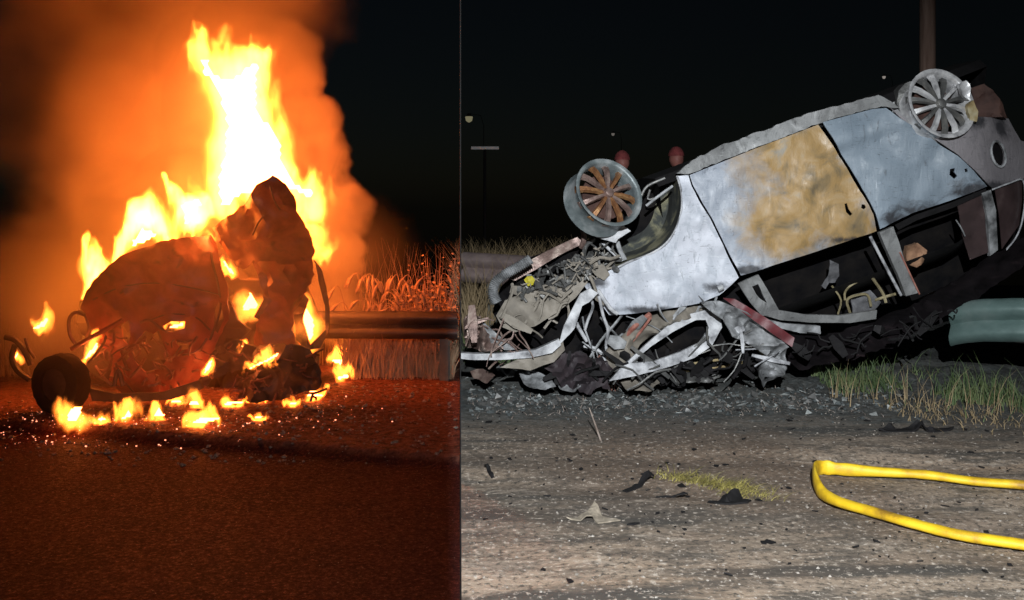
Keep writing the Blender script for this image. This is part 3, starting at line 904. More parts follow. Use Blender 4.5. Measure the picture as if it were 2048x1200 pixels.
hp = catmull([P(a, b, Y0 + .08) for a, b in [(994, 606), (986, 586), (992, 564), (1012, 548), (1036, 534), (1062, 518)]], 14)
v, f = tube(hp, [.040 if i % 2 else .030 for i in range(len(hp))], 12)
obj('corrugated_pipe', v, f, M['ash'], car, angle=80)
plate('yellow_cap', [(1048, 560), (1054, 553), (1064, 552), (1070, 560), (1066, 570), (1056, 572)], D(-.02), M['yellowlump'], car, thick=.04, step=5, dent=.02, ds=20)
plate('crash_beam', [(921, 706), (960, 708), (1020, 706), (1070, 700), (1092, 690), (1118, 678), (1122, 690), (1104, 706), (1060, 716), (1000, 720), (950, 720), (921, 718)], D(-.10), M['ashlight'], car, thick=.07, step=7, dent=.015, ds=8)
plate('crumpled_sheet', [(926, 640), (940, 626), (958, 634), (968, 650), (980, 668), (1002, 694), (985, 702), (950, 700), (930, 702)], D(-.02), M['coppergrey'], car, thick=.012, step=4, dent=.06, ds=6, fold=.3)
plate('crumpled_sheet', [(962, 640), (972, 650), (1000, 672), (1030, 698), (1010, 700), (985, 690), (968, 668)], D(-.05), M['ash'], car, thick=.012, step=6, dent=.08, ds=6)
plate('front_bracket', [(1160, 588), (1180, 576), (1196, 586), (1178, 604), (1164, 612), (1150, 656), (1140, 668), (1118, 690), (1122, 672), (1128, 650)], D(-.08), M['ashlight'], car, thick=.03, step=7, dent=.03, ds=8)
for pts, r_ in (([(1178, 590), (1186, 612), (1176, 640), (1170, 660)], .010), ([(1150, 640), (1160, 660), (1174, 682)], .014), ([(1198, 592), (1206, 630), (1216, 660), (1212, 690), (1216, 716)], .011), ([(1168, 692), (1188, 696), (1204, 708), (1212, 722)], .013), ([(1196, 580), (1220, 616), (1236, 628)], .014)):
    car_tube('front_strut', [(a, b, -.12) for a, b in pts], r_, M['ashlight'], 0, 8)
for pts, r_ in (([(1236, 694), (1262, 660), (1300, 628)], .018), ([(1258, 690), (1282, 662), (1302, 634)], .010), ([(1240, 710), (1252, 696), (1248, 720), (1236, 748)], .008)):
    car_tube('copper_rod', [(a, b, -.05) for a, b in pts], r_, M['pink'], 0, 8)
for i in range(14):
    a = R.uniform(1186, 1254); b = R.uniform(700, 730)
    pts = [(a, b)]
    for k in range(3): pts.append((pts[-1][0] + R.uniform(-16, 16), pts[-1][1] + R.uniform(14, 34)))
    car_tube('dangling_wire', [(x, y, -.15 + .02 * j) for j, (x, y) in enumerate(pts)], .0035, M['pink'] if i % 3 == 0 else M['wire'], 0, 5)
# sheet of the burst bonnet with its oval opening, and the folded hinge plate
ov_in = [(1262, 726), (1300, 694), (1345, 664), (1392, 640), (1412, 640), (1418, 656), (1398, 686), (1360, 704), (1310, 722)]
plate('bonnet_frame', [(1218, 762), (1240, 738), (1290, 690), (1335, 652), (1380, 628), (1420, 618), (1440, 630), (1444, 655), (1424, 690), (1390, 716), (1330, 736), (1270, 752)], lambda a, b: Y0 - .05 + (760 - b) * .0012, M['ashlight'], car, thick=.03, step=8, dent=.02, ds=6, holes=[ov_in])
plate('bonnet_skin', [(1212, 700), (1260, 655), (1330, 622), (1402, 610), (1440, 612), (1410, 626), (1340, 648), (1286, 688), (1240, 736), (1218, 756)], D(.08), M['tray'], car, thick=.012, step=6, dent=.04, ds=5, fold=.14)
plate('hinge_plate', [(1404, 606), (1444, 604), (1490, 622), (1540, 662), (1578, 694), (1582, 726), (1562, 752), (1534, 780), (1516, 752), (1520, 728), (1534, 712), (1500, 690), (1462, 672), (1446, 640), (1420, 622)], lambda a, b: Y0 - .04 + .0003 * (a - 1500), M['ash'], car, thick=.035, step=6, dent=.03, ds=6, fold=.14, holes=[[(1534, 757), (1541, 755), (1542, 763), (1536, 766)]])
plate('maroon_strip', [(1446, 596), (1470, 598), (1530, 634), (1590, 676), (1584, 694), (1540, 664), (1490, 628)], D(-.12), M['maroon'], car, thick=.02, step=8, dent=.02, ds=8)
for pts in ([(1448, 640), (1490, 662), (1528, 690)], [(1460, 660), (1500, 688), (1530, 712)], [(1300, 740), (1380, 728), (1460, 716)], [(1350, 744), (1430, 736), (1500, 722)]):
    car_tube('bonnet_rib', [(a, b, -.1) for a, b in pts], .009, M['ashlight'] if R.random() < .6 else M['ochre'], 0, 6)
plate('burst_bumper', [(1090, 734), (1128, 706), (1166, 702), (1180, 716), (1204, 714), (1228, 742), (1214, 756), (1222, 780), (1196, 776), (1176, 792), (1150, 776), (1120, 770), (1112, 752)], D(.02), M['mauve'], car, thick=.03, step=6, dent=.08, ds=5, jit=3, fold=.22)
plate('valance', [(1095, 690), (1124, 676), (1130, 700), (1108, 724), (1060, 740), (1000, 736), (1040, 716)], D(-.06), M['tray'], car, thick=.02, step=8, dent=.05, ds=7)
car_tube('hinge_boss', [(1436, 578), (1446, 574)], .022, M['ash'], -.03, 10)
# clutter of engine parts packed between tray and fender
mb = MB()
for i in range(170):
    u = R.random()
    a = 1040 + 190 * u + R.uniform(-14, 14); b = 588 - 88 * u + R.uniform(-26, 36)
    q = Vector((R.uniform(-1, 1), R.uniform(-1, 1), R.uniform(-1, 1))).to_track_quat('Z', 'Y')
    c0 = P(a, b, Y0 + .12 + R.uniform(-.05, .1))
    if R.random() < .5: mb.add(*box(c0, (R.uniform(.012, .06), R.uniform(.012, .05), R.uniform(.01, .03)), q))
    else:
        d = q @ Vector((0, 0, R.uniform(.03, .10)))
        mb.add(*tube([c0 - d, c0 + Vector((0, -.02, .01)), c0 + d], R.uniform(.004, .012), 6))
o = mb.build('engine_debris', M['greysteel'], car); o['kind'] = 'stuff'
mb = MB()
for i in range(18):
    u = R.random()
    a = 1040 + 170 * u; b = 586 - 80 * u + R.uniform(-24, 30)
    c0 = P(a, b, Y0 + .05 + R.uniform(-.03, .04))
    pts = [c0]
    for k in range(3): pts.append(pts[-1] + Vector((R.uniform(-.05, .05), R.uniform(-.02, .02), R.uniform(-.04, .03))))
    mb.add(*tube(catmull(pts, 3), R.uniform(.003, .007), 5))
o = mb.build('engine_wiring', M['tray'], car); o['kind'] = 'stuff'

def tangle(name, mat, n, region, d0, d1, rmax, seedv, sheet=.4, ln=(.03, .14)):
    rr = random.Random(seedv)
    mb = MB()
    x0, y0, x1, y1, x2, y2, hw = region                      # a bent band: three px points and a half width
    for i in range(n):
        t_ = rr.random()
        a = (1 - t_) ** 2 * x0 + 2 * t_ * (1 - t_) * x1 + t_ * t_ * x2 + rr.gauss(0, hw * .5)
        b = (1 - t_) ** 2 * y0 + 2 * t_ * (1 - t_) * y1 + t_ * t_ * y2 + rr.gauss(0, hw * .5)
        a = max(a, 945)
        c0 = P(a, b, Y0 + rr.uniform(d0, d1))
        dr = Vector((rr.uniform(-1, 1), rr.uniform(-.4, .4), rr.uniform(-1, 1))).normalized() * rr.uniform(*ln)
        if rr.random() < sheet:
            sd = dr.cross(Vector((rr.uniform(-.4, .4), 1, rr.uniform(-.4, .4)))).normalized() * rr.uniform(.01, .05)
            cv = Vector((0, rr.uniform(-.03, .01), 0))
            v = [c0 - dr - sd * .6, c0 - dr + sd * .4, c0 + sd + cv, c0 - sd + cv, c0 + dr + sd * .5, c0 + dr - sd * .7]
            v += [q + Vector((.002, .006, .002)) for q in v]
            mb.add(v, [(0, 1, 2, 3), (3, 2, 4, 5), (7, 6, 9, 8), (8, 9, 11, 10), (0, 6, 7, 1), (1, 7, 8, 2), (2, 8, 10, 4), (4, 10, 11, 5), (5, 11, 9, 3), (3, 9, 6, 0)])
        else:
            mb.add(*tube(catmull([c0 - dr, c0 - dr * .3 + Vector((rr.uniform(-.03, .03), 0, rr.uniform(-.03, .03))), c0 + dr * .4 + Vector((rr.uniform(-.03, .03), 0, rr.uniform(-.03, .03))), c0 + dr], 2), rr.uniform(.003, rmax), 5))
    for q in mb.v: q.x = max(q.x, SEAM * q.y + .03)
    o = mb.build(name, mat, car, angle=40); o['kind'] = 'stuff'
tangle('torn_scrap', M['ash'], 16, (1130, 720, 1260, 640, 1420, 610, 34), .02, .2, .010, 3, .15, (.04, .2))
tangle('torn_scrap', M['soot'], 26, (1580, 690, 1740, 700, 1900, 620, 22), .06, .2, .012, 9, .2, (.03, .12))
tangle('torn_scrap', M['soot'], 70, (1120, 740, 1300, 752, 1540, 716, 26), .0, .25, .016, 4, .45)
tangle('torn_scrap', M['tray'], 34, (1010, 640, 1110, 600, 1210, 520, 34), .02, .16, .012, 5, .15)
tangle('torn_scrap', M['greysteel'], 22, (1240, 744, 1360, 706, 1540, 700, 26), -.10, .1, .009, 6, .12, (.05, .22))
tangle('torn_scrap', M['ashlight'], 5, (1440, 640, 1490, 680, 1560, 730, 22), -.10, -.02, .007, 7, .1, (.04, .14))
tangle('torn_scrap', M['coppergrey'], 34, (925, 650, 960, 690, 1040, 700, 26), -.1, .1, .008, 8, .2)
for i, ol in enumerate(([(1036, 742), (1062, 736), (1100, 752), (1112, 772), (1080, 780), (1048, 768)], [(1108, 756), (1140, 748), (1176, 772), (1150, 786), (1120, 780)], [(940, 744), (966, 738), (990, 752), (975, 766), (946, 762)], [(1330, 748), (1380, 738), (1440, 748), (1420, 766), (1350, 768)], [(1240, 762), (1290, 752), (1330, 764), (1300, 780), (1252, 780)])):
    plate('crushed_panel', ol, lambda a, b: Y0 + .02 + (780 - b) * .006, [M['ash'], M['ash'], M['coppergrey'], M['greysteel'], M['tray']][i], car, thick=.008, step=5, dent=.04, ds=7, fold=.16, seed=i)

# ================================================================== RIGHT-HAND GROUND THINGS
# yellow fire hose
hp = [(2700, 1030), (2400, 1006), (2180, 985), (2048, 972), (1950, 961), (1850, 951), (1750, 944), (1680, 940), (1650, 938), (1634, 941), (1629, 952), (1632, 968), (1645, 984), (1680, 1002), (1740, 1021), (1820, 1046), (1920, 1070), (2048, 1090), (2180, 1110), (2400, 1132), (2700, 1150)]
pts = catmull([Vector((*G(a, b, .03).xy, .032 + rz(*G(a, b, .03).xy))) for a, b in hp], 5)
tip = min(pts, key=lambda p_: p_.x / p_.y)
def hprof(i):
    t = i / (len(pts) - 1)
    k = math.exp(-(min((p_ - tip).length for p_ in [pts[i]]) / .28) ** 2)
    w_ = 1 + .16 * fbm((i * .35, 2, 0))
    a, b = (.030 - .018 * k) * w_, (.020 + .024 * k) / w_
    return [(a * math.copysign(abs(math.cos(q)) ** .8, math.cos(q)), b * math.sin(q) + .012 * k) for q in [2 * math.pi * j / 14 for j in range(14)]]
v, f = sweep(pts, hprof, up=(0, 0, 1))
h = obj('fire_hose', v, f, M['hose'])
tag(h, 'yellow fire hose doubled back in a sharp loop on the dirt', 'hose')

def on_ground(px, py):
    p = G(px, py); p.z = rz(p.x, p.y); return p

def scrap(name, outline, base, mat, label, cat, lift=.05, tilt=.6, thick=.006, dent=.03, group=None, ds=8):
    """a bent sheet lying on the ground: outline in metres (x, along), curled up at places"""
    v, tri, o = triangulate(outline, (), .02)
    front = []
    for a, b in v:
        z = .008 + lift * (max(0, fbm((a * ds, b * ds, len(name)))) + tilt * max(0, b))
        x = base.x + a; y = base.y + b
        front.append(Vector((x, y, rz(x, y) + z)))
    n = len(front)
    back = [q + Vector((0, 0, -thick)) for q in front]
    f = []; cnt = {}
    for t in tri:
        p, q, r_ = (Vector(v[i]) for i in t)
        if (q - p).cross(r_ - p) < 0: t = t[::-1]
        f += [t, tuple(i + n for i in t[::-1])]
        for k in range(3): cnt[(t[k], t[(k + 1) % 3])] = 1
    for (a, b) in list(cnt):
        if (b, a) not in cnt: f.append((b, a, a + n, b + n))
    return tag(obj(name, front + back, f, mat), label, cat, group)

b0 = on_ground(1185, 1046)
scrap('scrap_sheet', [(-.11, .02), (-.05, .0), (.0, .015), (.02, -.035), (.06, -.02), (.12, .0), (.06, .03), (.015, .08), (-.02, .04)], b0, M['ochregrey'], 'bent dusty scrap of sheet metal alone on the near dirt', 'scrap metal', .07, 1.1, ds=9)
# small dark tablet-like strip and its neighbours
b0 = on_ground(1275, 966)
scrap('plastic_strip', [(-.08, -.05), (-.06, -.07), (.09, .05), (.07, .075)], b0, M['soot'], 'black flat plastic strip left of the yellow dry weeds', 'plastic piece', .10, .6, .01)
b0 = on_ground(1340, 990)
scrap('plastic_strip', [(-.07, -.02), (.08, .015), (.09, .03), (-.06, .0)], b0, M['soot'], 'narrow black sliver just below the yellow dry weeds', 'plastic piece', .06, .6, .008)
b0 = on_ground(1470, 1004)
scrap('charred_rag', [(-.10, -.03), (-.04, -.05), (.05, -.03), (.08, .02), (.03, .06), (-.05, .03)], b0, M['soot'], 'charred black rag at the end of the yellow dry weeds', 'rag', .10, .5, .008)
b0 = on_ground(1820, 862)
scrap('charred_board', [(-.20, -.03), (.0, -.04), (.28, .03), (.26, .06), (.0, .03), (-.18, .02)], b0, M['soot'], 'long charred fragment on the dirt above the yellow hose', 'debris', .12, .9, .012)
b0 = on_ground(975, 945)
scrap('plastic_strip', [(-.02, .09), (.0, .09), (.035, -.05), (.02, -.06)], b0, M['soot'], 'short dark stick at the left edge of the dirt', 'stick', .06, .3, .006)
b0 = on_ground(1265, 1052)
scrap('plastic_strip', [(-.025, -.01), (.0, -.018), (.03, .0), (.01, .015)], b0, M['soot'], 'tiny black flake right of the bent scrap sheet', 'flake', .04, .3, .006)
p0 = on_ground(1202, 884); p1 = p0 + Vector((-.03, .10, .09)); p2 = p0 + Vector((-.055, .16, .16))
v, f = tube([p0, p1, p2], [.006, .005, .003], 6)
tag(obj('metal_rod', v, f, M['wire']), 'thin stick poking up from the ash before the front wheel', 'stick')
for (a, b, s, lab) in ((1145, 752, 1.0, 'pale crumpled plate in the ash below the crash beam'), (1062, 760, .9, 'whitish torn plate lying left of the burst bumper'), (1010, 765, .6, 'small pale shard farthest left in the ash below the crash beam')):
    q = on_ground(a, b)
    scrap('torn_plate', [(x * s, y * s) for x, y in [(-.12, .03), (-.05, -.05), (.05, -.06), (.13, -.02), (.08, .06), (-.03, .08)]], q, M['ash'], lab, 'scrap metal', .16, 1.0, .006)

def blades(mb, base, n, spread, h0, h1, w, lean=.35, droop=0.0, wind=(0, 0), zf=None, seg=3):
    for i in range(n):
        if callable(spread): x, y = spread()
        else: x = base[0] + R.gauss(0, spread); y = base[1] + R.gauss(0, spread)
        z = (zf or rz)(x, y) - .01
        h = R.uniform(h0, h1)
        a = R.uniform(0, 2 * math.pi)
        l = R.uniform(.1, lean) * h
        dx, dy = math.cos(a) * l + wind[0] * h, math.sin(a) * l + wind[1] * h
        ww = w * R.uniform(.6, 1.2)
        sa = R.uniform(0, math.pi)
        sx_, sy_ = math.cos(sa) * ww, math.sin(sa) * ww * .5
        v = []
        for k in range(seg + 1):
            t = k / seg
            hh = h * (t - droop * t ** 3)
            q = Vector((x + dx * t ** 1.8, y + dy * t ** 1.8, z + hh))
            tw = 1 - t * .93
            v += [q + Vector((-sx_ * tw, -sy_ * tw, 0)), q + Vector((sx_ * tw, sy_ * tw, 0))]
        mb.add(v, [(2 * k, 2 * k + 1, 2 * k + 3, 2 * k + 2) for k in range(seg)])

# green grass at the rail, dry tufts before it
mb = MB()
def sp():
    while True:
        x = R.uniform(2.35, 5.2)
        rail = 7.68 - (x - 2.55) * .672
        y = rail + R.gauss(-.12, .34)
        k = fbm((x * 2.2, y * 2.2, 5))
        if R.random() < sstep(-.25, .35, k + .25 * (y - rail + .3)): return x, y
blades(mb, None, 3000, sp, .04, .15, .005, .8, .1)
blades(mb, None, 420, sp, .14, .30, .005, .6, .15)
tag(mb.build('grass', M['greenleaf'], angle=180), 'green grass growing along the teal guardrail', 'grass', kind='stuff')
mb = MB()
def sp():
    x = R.uniform(2.5, 5.0); return x, 6.72 - (x - 2.5) * .45 + R.gauss(0, .26)
blades(mb, None, 1100, sp, .03, .12, .004, 1.4, .3)
def sp():
    x = R.uniform(2.25, 4.5); return x, 7.1 - (x - 2.3) * .5 + R.gauss(0, .1)
blades(mb, None, 120, sp, .15, .38, .004, .5, .2)
tag(mb.build('dry_grass', M['dryblade'], angle=180), 'straw-dry grass in front of the green grass by the guardrail', 'grass', kind='stuff')
mb = MB()
def sp():
    y = R.uniform(9.8, 13.5); return SEAM * y + .03 + R.random() ** 1.2 * 3.0, y
blades(mb, None, 5200, sp, .35, 1.15, .007, .5, .15)
tag(mb.build('brush', M['dryblade'], angle=180), 'dim brown brush behind the guardrail at the wreck front', 'brush', kind='stuff')
mb = MB()
def sp():
    y = R.uniform(8.3, 9.9); return SEAM * y + .03 + R.random() * 1.0, y
blades(mb, None, 1600, sp, .06, .22, .006, .5)
tag(mb.build('verge_grass', M['greenleaf'], angle=180), 'dark green verge grass between the crash beam and guardrail', 'grass', kind='stuff')
# flattened yellow weeds
mb = MB()
for (a, b, n) in ((1340, 952, 90), (1370, 957, 190), (1410, 963, 260), (1450, 969, 260), (1490, 977, 190), (1530, 986, 80), (1470, 984, 90)):
    q = on_ground(a, b)
    blades(mb, (q.x, q.y), n, .038, .018, .062, .003, 2.2, .2, (.8, -.3))
tag(mb.build('weed_clump', M['yellowblade'], angle=180), 'flattened yellow dry weeds lying on the dirt left of hose', 'weeds', kind='stuff')

# pebbles, ash lumps, shards
def pebble(mb, p, s):
    q = Vector((R.uniform(-1, 1), R.uniform(-1, 1), R.uniform(-1, 1))).to_track_quat('Z', 'Y')
    d = [Vector((1, 0, 0)), Vector((-1, 0, 0)), Vector((0, 1, 0)), Vector((0, -1, 0)), Vector((0, 0, 1)), Vector((0, 0, -1))]
    v = []
    for k in d:
        k = q @ (k * s * R.uniform(.6, 1.2)); k.z *= .65
        v.append(p + k)
    mb.add(v, [(0, 2, 4), (2, 1, 4), (1, 3, 4), (3, 0, 4), (2, 0, 5), (1, 2, 5), (3, 1, 5), (0, 3, 5)])
mb = MB()
for i in range(3200):
    Y = 3.2 + 4.2 * R.random() ** 1.1; x = SEAM * Y + .03 + R.random() * (Y * .62)
    pebble(mb, Vector((x, Y, rz(x, Y) + .001)), .0025 + .008 * R.random() ** 4)
tag(mb.build('gravel', M['stone'], smooth=False), 'loose gravel strewn over the dirt in front of the white wreck', 'gravel', kind='stuff')
mb = MB()
for i in range(1500):
    Y = R.gauss(7.05, .28); x = SEAM * Y + .05 + R.random() * 2.9
    if Y < 6.2: continue
    pebble(mb, Vector((x, Y, rz(x, Y) + .003)), .005 + .028 * R.random() ** 5)
tag(mb.build('ash_debris', M['ashheap'], smooth=False), 'blue-grey ash and debris piled along the white wreck', 'debris', kind='stuff')
mb = MB()
for i in range(150):
    Y = R.gauss(7.0, .16); x = SEAM * Y + .08 + R.random() * 2.5
    pebble(mb, Vector((x, Y, rz(x, Y) + .004)), .018 + .035 * R.random() ** 2)
tag(mb.build('charred_lumps', M['greysteel'], smooth=False), 'charred lumps lying in the ash under the white wreck', 'rubble', kind='stuff')
mb = MB()
def sp():
    y = R.gauss(6.85, .22); return SEAM * y + .05 + R.random() * 2.7, y
blades(mb, None, 700, sp, .02, .07, .003, 3.0, .4)
tag(mb.build('charred_straw', M['wire'], angle=180), 'charred straw and wire bits lying in the ash by the wreck', 'litter', kind='stuff')
mb = MB()
for i in range(330):
    Y = R.gauss(7.05, .22); x = SEAM * Y + .05 + R.random() * 3.2
    if Y < 5.6: continue
    p = Vector((x, Y, rz(x, Y) + .008)); q = Vector((R.uniform(-1, 1), R.uniform(-1, 1), R.uniform(.2, 1.5))).to_track_quat('Z', 'Y')
    sz = .006 + .035 * R.random() ** 3
    tri = [q @ Vector((math.cos(w_ + R.uniform(-.5, .5)) * sz * R.uniform(.4, 1.4), math.sin(w_) * sz * R.uniform(.3, 1), 0)) + p for w_ in (0, 2, 4)]
    up_ = q @ Vector((0, 0, .003))
    mb.add(tri + [t_ + up_ for t_ in tri], [(0, 2, 1), (3, 4, 5), (0, 1, 4, 3), (1, 2, 5, 4), (2, 0, 3, 5)])
tag(mb.build('glass_shards', M['shard'], smooth=False), 'pale shards and flakes scattered in the ash by the wreck', 'shards', kind='stuff')

mb = MB()
for i in range(260):
    Y = 3.6 + 3.2 * R.random() ** .8; x = SEAM * Y + .05 + R.random() * (Y * .58)
    p = Vector((x, Y, rz(x, Y) + .004)); q = Vector((R.uniform(-.3, .3), R.uniform(-.3, .3), 1)).to_track_quat('Z', 'Y')
    sz = .006 + .026 * R.random() ** 4; w_ = R.uniform(0, 6)
    tri = [q @ Vector((math.cos(w_ + k) * sz * R.uniform(.5, 1.5), math.sin(w_ + k) * sz * R.uniform(.3, .9), 0)) + p for k in (0, 1.4, 3, 4.6)]
    up_ = q @ Vector((0, 0, .004))
    mb.add(tri + [t_ + up_ for t_ in tri], [(3, 2, 1, 0), (4, 5, 6, 7), (0, 1, 5, 4), (1, 2, 6, 5), (2, 3, 7, 6), (3, 0, 4, 7)])
tag(mb.build('char_flakes', M['soot'], smooth=False), 'small black charred flakes strewn over the near dirt', 'debris', kind='stuff')

# ---- dim things far behind
def person(px, py, Y, face, label, cloth, arm=0.0):
    c = P(px, py, Y)
    g0 = rz(c.x, Y)
    root = thing('person', (c.x, Y, g0), label, 'person')
    H = c.z + .10 - g0
    k = H / 1.75
    J = {'pelvis': (0, 0, .95), 'belly': (0, -.01, 1.12), 'chest': (0, 0, 1.33), 'neck0': (0, .0, 1.46), 'neck': (0, -.01, 1.53)}
    E = [('pelvis', 'belly'), ('belly', 'chest'), ('chest', 'neck0'), ('neck0', 'neck')]
    RD = {'pelvis': (.165, .12), 'belly': (.15, .11), 'chest': (.18, .125), 'neck0': (.085, .08), 'neck': (.058, .06)}
    for sd, n_ in ((-1, 'l'), (1, 'r')):
        J.update({n_ + 'sh': (sd * .19, 0, 1.40), n_ + 'el': (sd * (.25 + arm * .1), .02 - arm * .1, 1.13), n_ + 'wr': (sd * (.26 - arm * .1), -.06 - arm * .22, .90 + arm * .2), n_ + 'ha': (sd * (.26 - arm * .12), -.09 - arm * .25, .82 + arm * .22),
                  n_ + 'hip': (sd * .10, 0, .88), n_ + 'kn': (sd * .115, -.02, .50), n_ + 'an': (sd * .12, .03, .10), n_ + 'to': (sd * .135, -.13, .045)})
        E += [('chest', n_ + 'sh'), (n_ + 'sh', n_ + 'el'), (n_ + 'el', n_ + 'wr'), (n_ + 'wr', n_ + 'ha'), ('pelvis', n_ + 'hip'), (n_ + 'hip', n_ + 'kn'), (n_ + 'kn', n_ + 'an'), (n_ + 'an', n_ + 'to')]
        RD.update({n_ + 'sh': (.075, .075), n_ + 'el': (.052, .052), n_ + 'wr': (.036, .036), n_ + 'ha': (.042, .022), n_ + 'hip': (.095, .10), n_ + 'kn': (.066, .066), n_ + 'an': (.05, .05), n_ + 'to': (.048, .038)})
    names = list(J)
    me = bpy.data.meshes.new('figure')
    me.from_pydata([tuple(Vector(J[n_]) * k) for n_ in names], [(names.index(a_), names.index(b_)) for a_, b_ in E], [])
    o = bpy.data.objects.new('figure', me)
    COL.objects.link(o)
    sk = o.modifiers.new('skin', 'SKIN')
    sk.use_smooth_shade = True
    for i, n_ in enumerate(names):
        me.skin_vertices[0].data[i].radius = tuple(x_ * k for x_ in RD[n_])
    me.skin_vertices[0].data[0].use_root = True
    sb = o.modifiers.new('sub', 'SUBSURF'); sb.levels = 1; sb.render_levels = 1
    dg = bpy.context.evaluated_depsgraph_get()
    m2 = bpy.data.meshes.new_from_object(o.evaluated_get(dg))
    bpy.data.objects.remove(o)
    base = Vector((c.x, Y, g0))
    v = [base + q.co for q in m2.vertices]
    f = [tuple(p.vertices) for p in m2.polygons]
    nb = len(f)
    hc = base + Vector((0, -.02, 1.645)) * k                    # head with brow, nose and chin
    b0 = len(v); NU, NV = 18, 14
    for j in range(NV + 1):
        th = math.pi * j / NV
        for i in range(NU):
            ph = 2 * math.pi * i / NU
            d = Vector((math.sin(th) * math.cos(ph), math.sin(th) * math.sin(ph), math.cos(th)))
            q = Vector((d.x * .078, d.y * .098, d.z * .118))
            fr = max(0, -d.y)
            q.y -= .030 * fr ** 6 * math.exp(-((d.z + .12) / .16) ** 2) * math.exp(-(d.x / .18) ** 2)        # nose
            q.y += .012 * fr ** 2 * math.exp(-((d.z - .08) / .10) ** 2) * math.exp(-((abs(d.x) - .35) / .16) ** 2)   # eye hollows
            if d.z < -.3: q.x *= 1 - .28 * min(1, (-d.z - .3) / .6)
            v.append(hc + q * k)
    for j in range(NV):
        for i in range(NU):
            f.append((b0 + j * NU + i, b0 + j * NU + (i + 1) % NU, b0 + (j + 1) * NU + (i + 1) % NU, b0 + (j + 1) * NU + i))
    body = obj('body', v, f, cloth, root, angle=180)
    body.data.materials.append(face)
    for i, p in enumerate(body.data.polygons):
        if i >= nb or (p.center.z < .86 * k and p.center.z > .74 * k and abs(p.center.x) > .2 * k): p.material_index = 1
    v = []; f = []                                              # knitted cap
    for j in range(6):
        th = math.pi * .47 * j / 5
        for i in range(NU):
            ph = 2 * math.pi * i / NU
            v.append(hc + k * Vector((math.sin(th) * math.cos(ph) * .088, math.sin(th) * math.sin(ph) * .108 + .006, .018 + math.cos(th) * .118)))
    for j in range(5):
        for i in range(NU): f.append((j * NU + i, j * NU + (i + 1) % NU, (j + 1) * NU + (i + 1) % NU, (j + 1) * NU + i))
    obj('cap', v, f, M['redcap'], root, angle=180)
M['redcap'] = surf('dull_red_cap', [(.3, (.16, .03, .03)), (.7, (.30, .06, .06))], 20, .85, bs=.2)
M['skin'] = surf('red_lit_skin', [(.3, (.28, .10, .085)), (.7, (.38, .15, .12))], 12, .6, bs=.1)  # red light on the faces put into the skin colour
M['darkcloth'] = surf('dark_clothing', [(.3, (.010, .011, .014)), (.7, (.022, .023, .028))], 12, .9, bs=.3)
person(1244, 322, 12.6, M['skin'], 'dim person in dark clothes and red cap standing behind the browned front wheel', M['darkcloth'], .4)
person(1352, 314, 12.9, M['skin'], 'dim person with red cap standing in the dark behind the white sill end', M['darkcloth'])
def street_lamp(px, py, Y, rad, strength, color, lab):
    c = P(px, py, Y)
    t = thing('street_lamp', (c.x + .5, Y, 0), lab, 'street lamp', 'far lamps in the dark')
    v, f = tube([Vector((c.x + .5, Y, -.2)), Vector((c.x + .5, Y, c.z - .3)), Vector((c.x + .4, Y, c.z + .05)), Vector((c.x, Y, c.z + .12))], [.016, .012, .01, .009], 6)
    obj('lamp_post', v, f, M['soot'], t)
    v, f = tube([c + Vector((0, 0, .12)), c + Vector((0, 0, .1)), c + Vector((0, 0, .02))], [.03, rad * .5, rad * .7], 12)
    obj('lamp_hood', v, f, M['soot'], t)
    v, f = tube([c + Vector((0, 0, .015)), c, c + Vector((0, 0, -rad)), c + Vector((0, 0, -rad * 1.4))], [rad * .9, rad, rad * .8, rad * .2], 12)
    obj('lamp_bulb', v, f, emit('lamp_glow', color, strength), t)
street_lamp(938, 234, 34, .13, .16, (1, .92, .55), 'faint yellowish lamp in the dark at the far left above the brush')
street_lamp(1226, 267, 60, .10, .12, (1, .9, .8), 'tiny faint lamp in the dark above the front wheel')
street_lamp(1768, 153, 60, .10, .25, (1, .9, .8), 'tiny faint lamp in the dark left of the wooden pole')
c = P(970, 296, 26)
t = thing('road_sign', (c.x, 26, 0), 'faint pale strip of a far sign in the dark at left', 'sign')
v, f = box(c, (.72, .03, .075), Vector((.0, .05, 1)).to_track_quat('Z', 'Y'))
obj('sign_panel', v, f, surf('faded_sign_sheet', [(.3, (.7, .7, .7)), (.7, (.85, .85, .85))], 3, .5, bs=0), t)
v, f = tube([Vector((c.x, 26.06, 0)), Vector((c.x, 26.06, c.z))], .03, 8)
obj('sign_post', v, f, M['soot'], t)

# ================================================================== LEFT-HAND PLACE: BURNING WRECK
YL = 10.0
wk = thing('burning_car', (P(360, 800, YL).x, YL, lz(P(360, 800, YL).x, YL)), 'crumpled dark car wreck burning fiercely on the verge', 'car')
def dome(cx, cy, rx, ry, d):
    return lambda a, b: YL - d * math.sqrt(max(0, 1 - ((a - cx) / rx) ** 2 - ((b - cy) / ry) ** 2)) + .25
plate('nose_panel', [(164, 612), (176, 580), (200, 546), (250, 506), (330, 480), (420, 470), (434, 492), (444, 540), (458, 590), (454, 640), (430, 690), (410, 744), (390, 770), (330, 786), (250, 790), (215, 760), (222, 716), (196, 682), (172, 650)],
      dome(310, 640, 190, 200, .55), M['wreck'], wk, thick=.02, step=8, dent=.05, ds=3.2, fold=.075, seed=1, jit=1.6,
      holes=[[(428, 616), (440, 600), (446, 640), (434, 668), (424, 660)], [(326, 652), (345, 642), (372, 642), (370, 656), (348, 663), (330, 662)], [(240, 652), (258, 640), (262, 672), (256, 690), (243, 680)], [(272, 684), (288, 662), (306, 668), (318, 660), (330, 690), (336, 716), (318, 738), (290, 744), (270, 724), (264, 700)], [(236, 704), (250, 698), (258, 716), (246, 728)], [(352, 684), (376, 680), (384, 694), (362, 702)]])
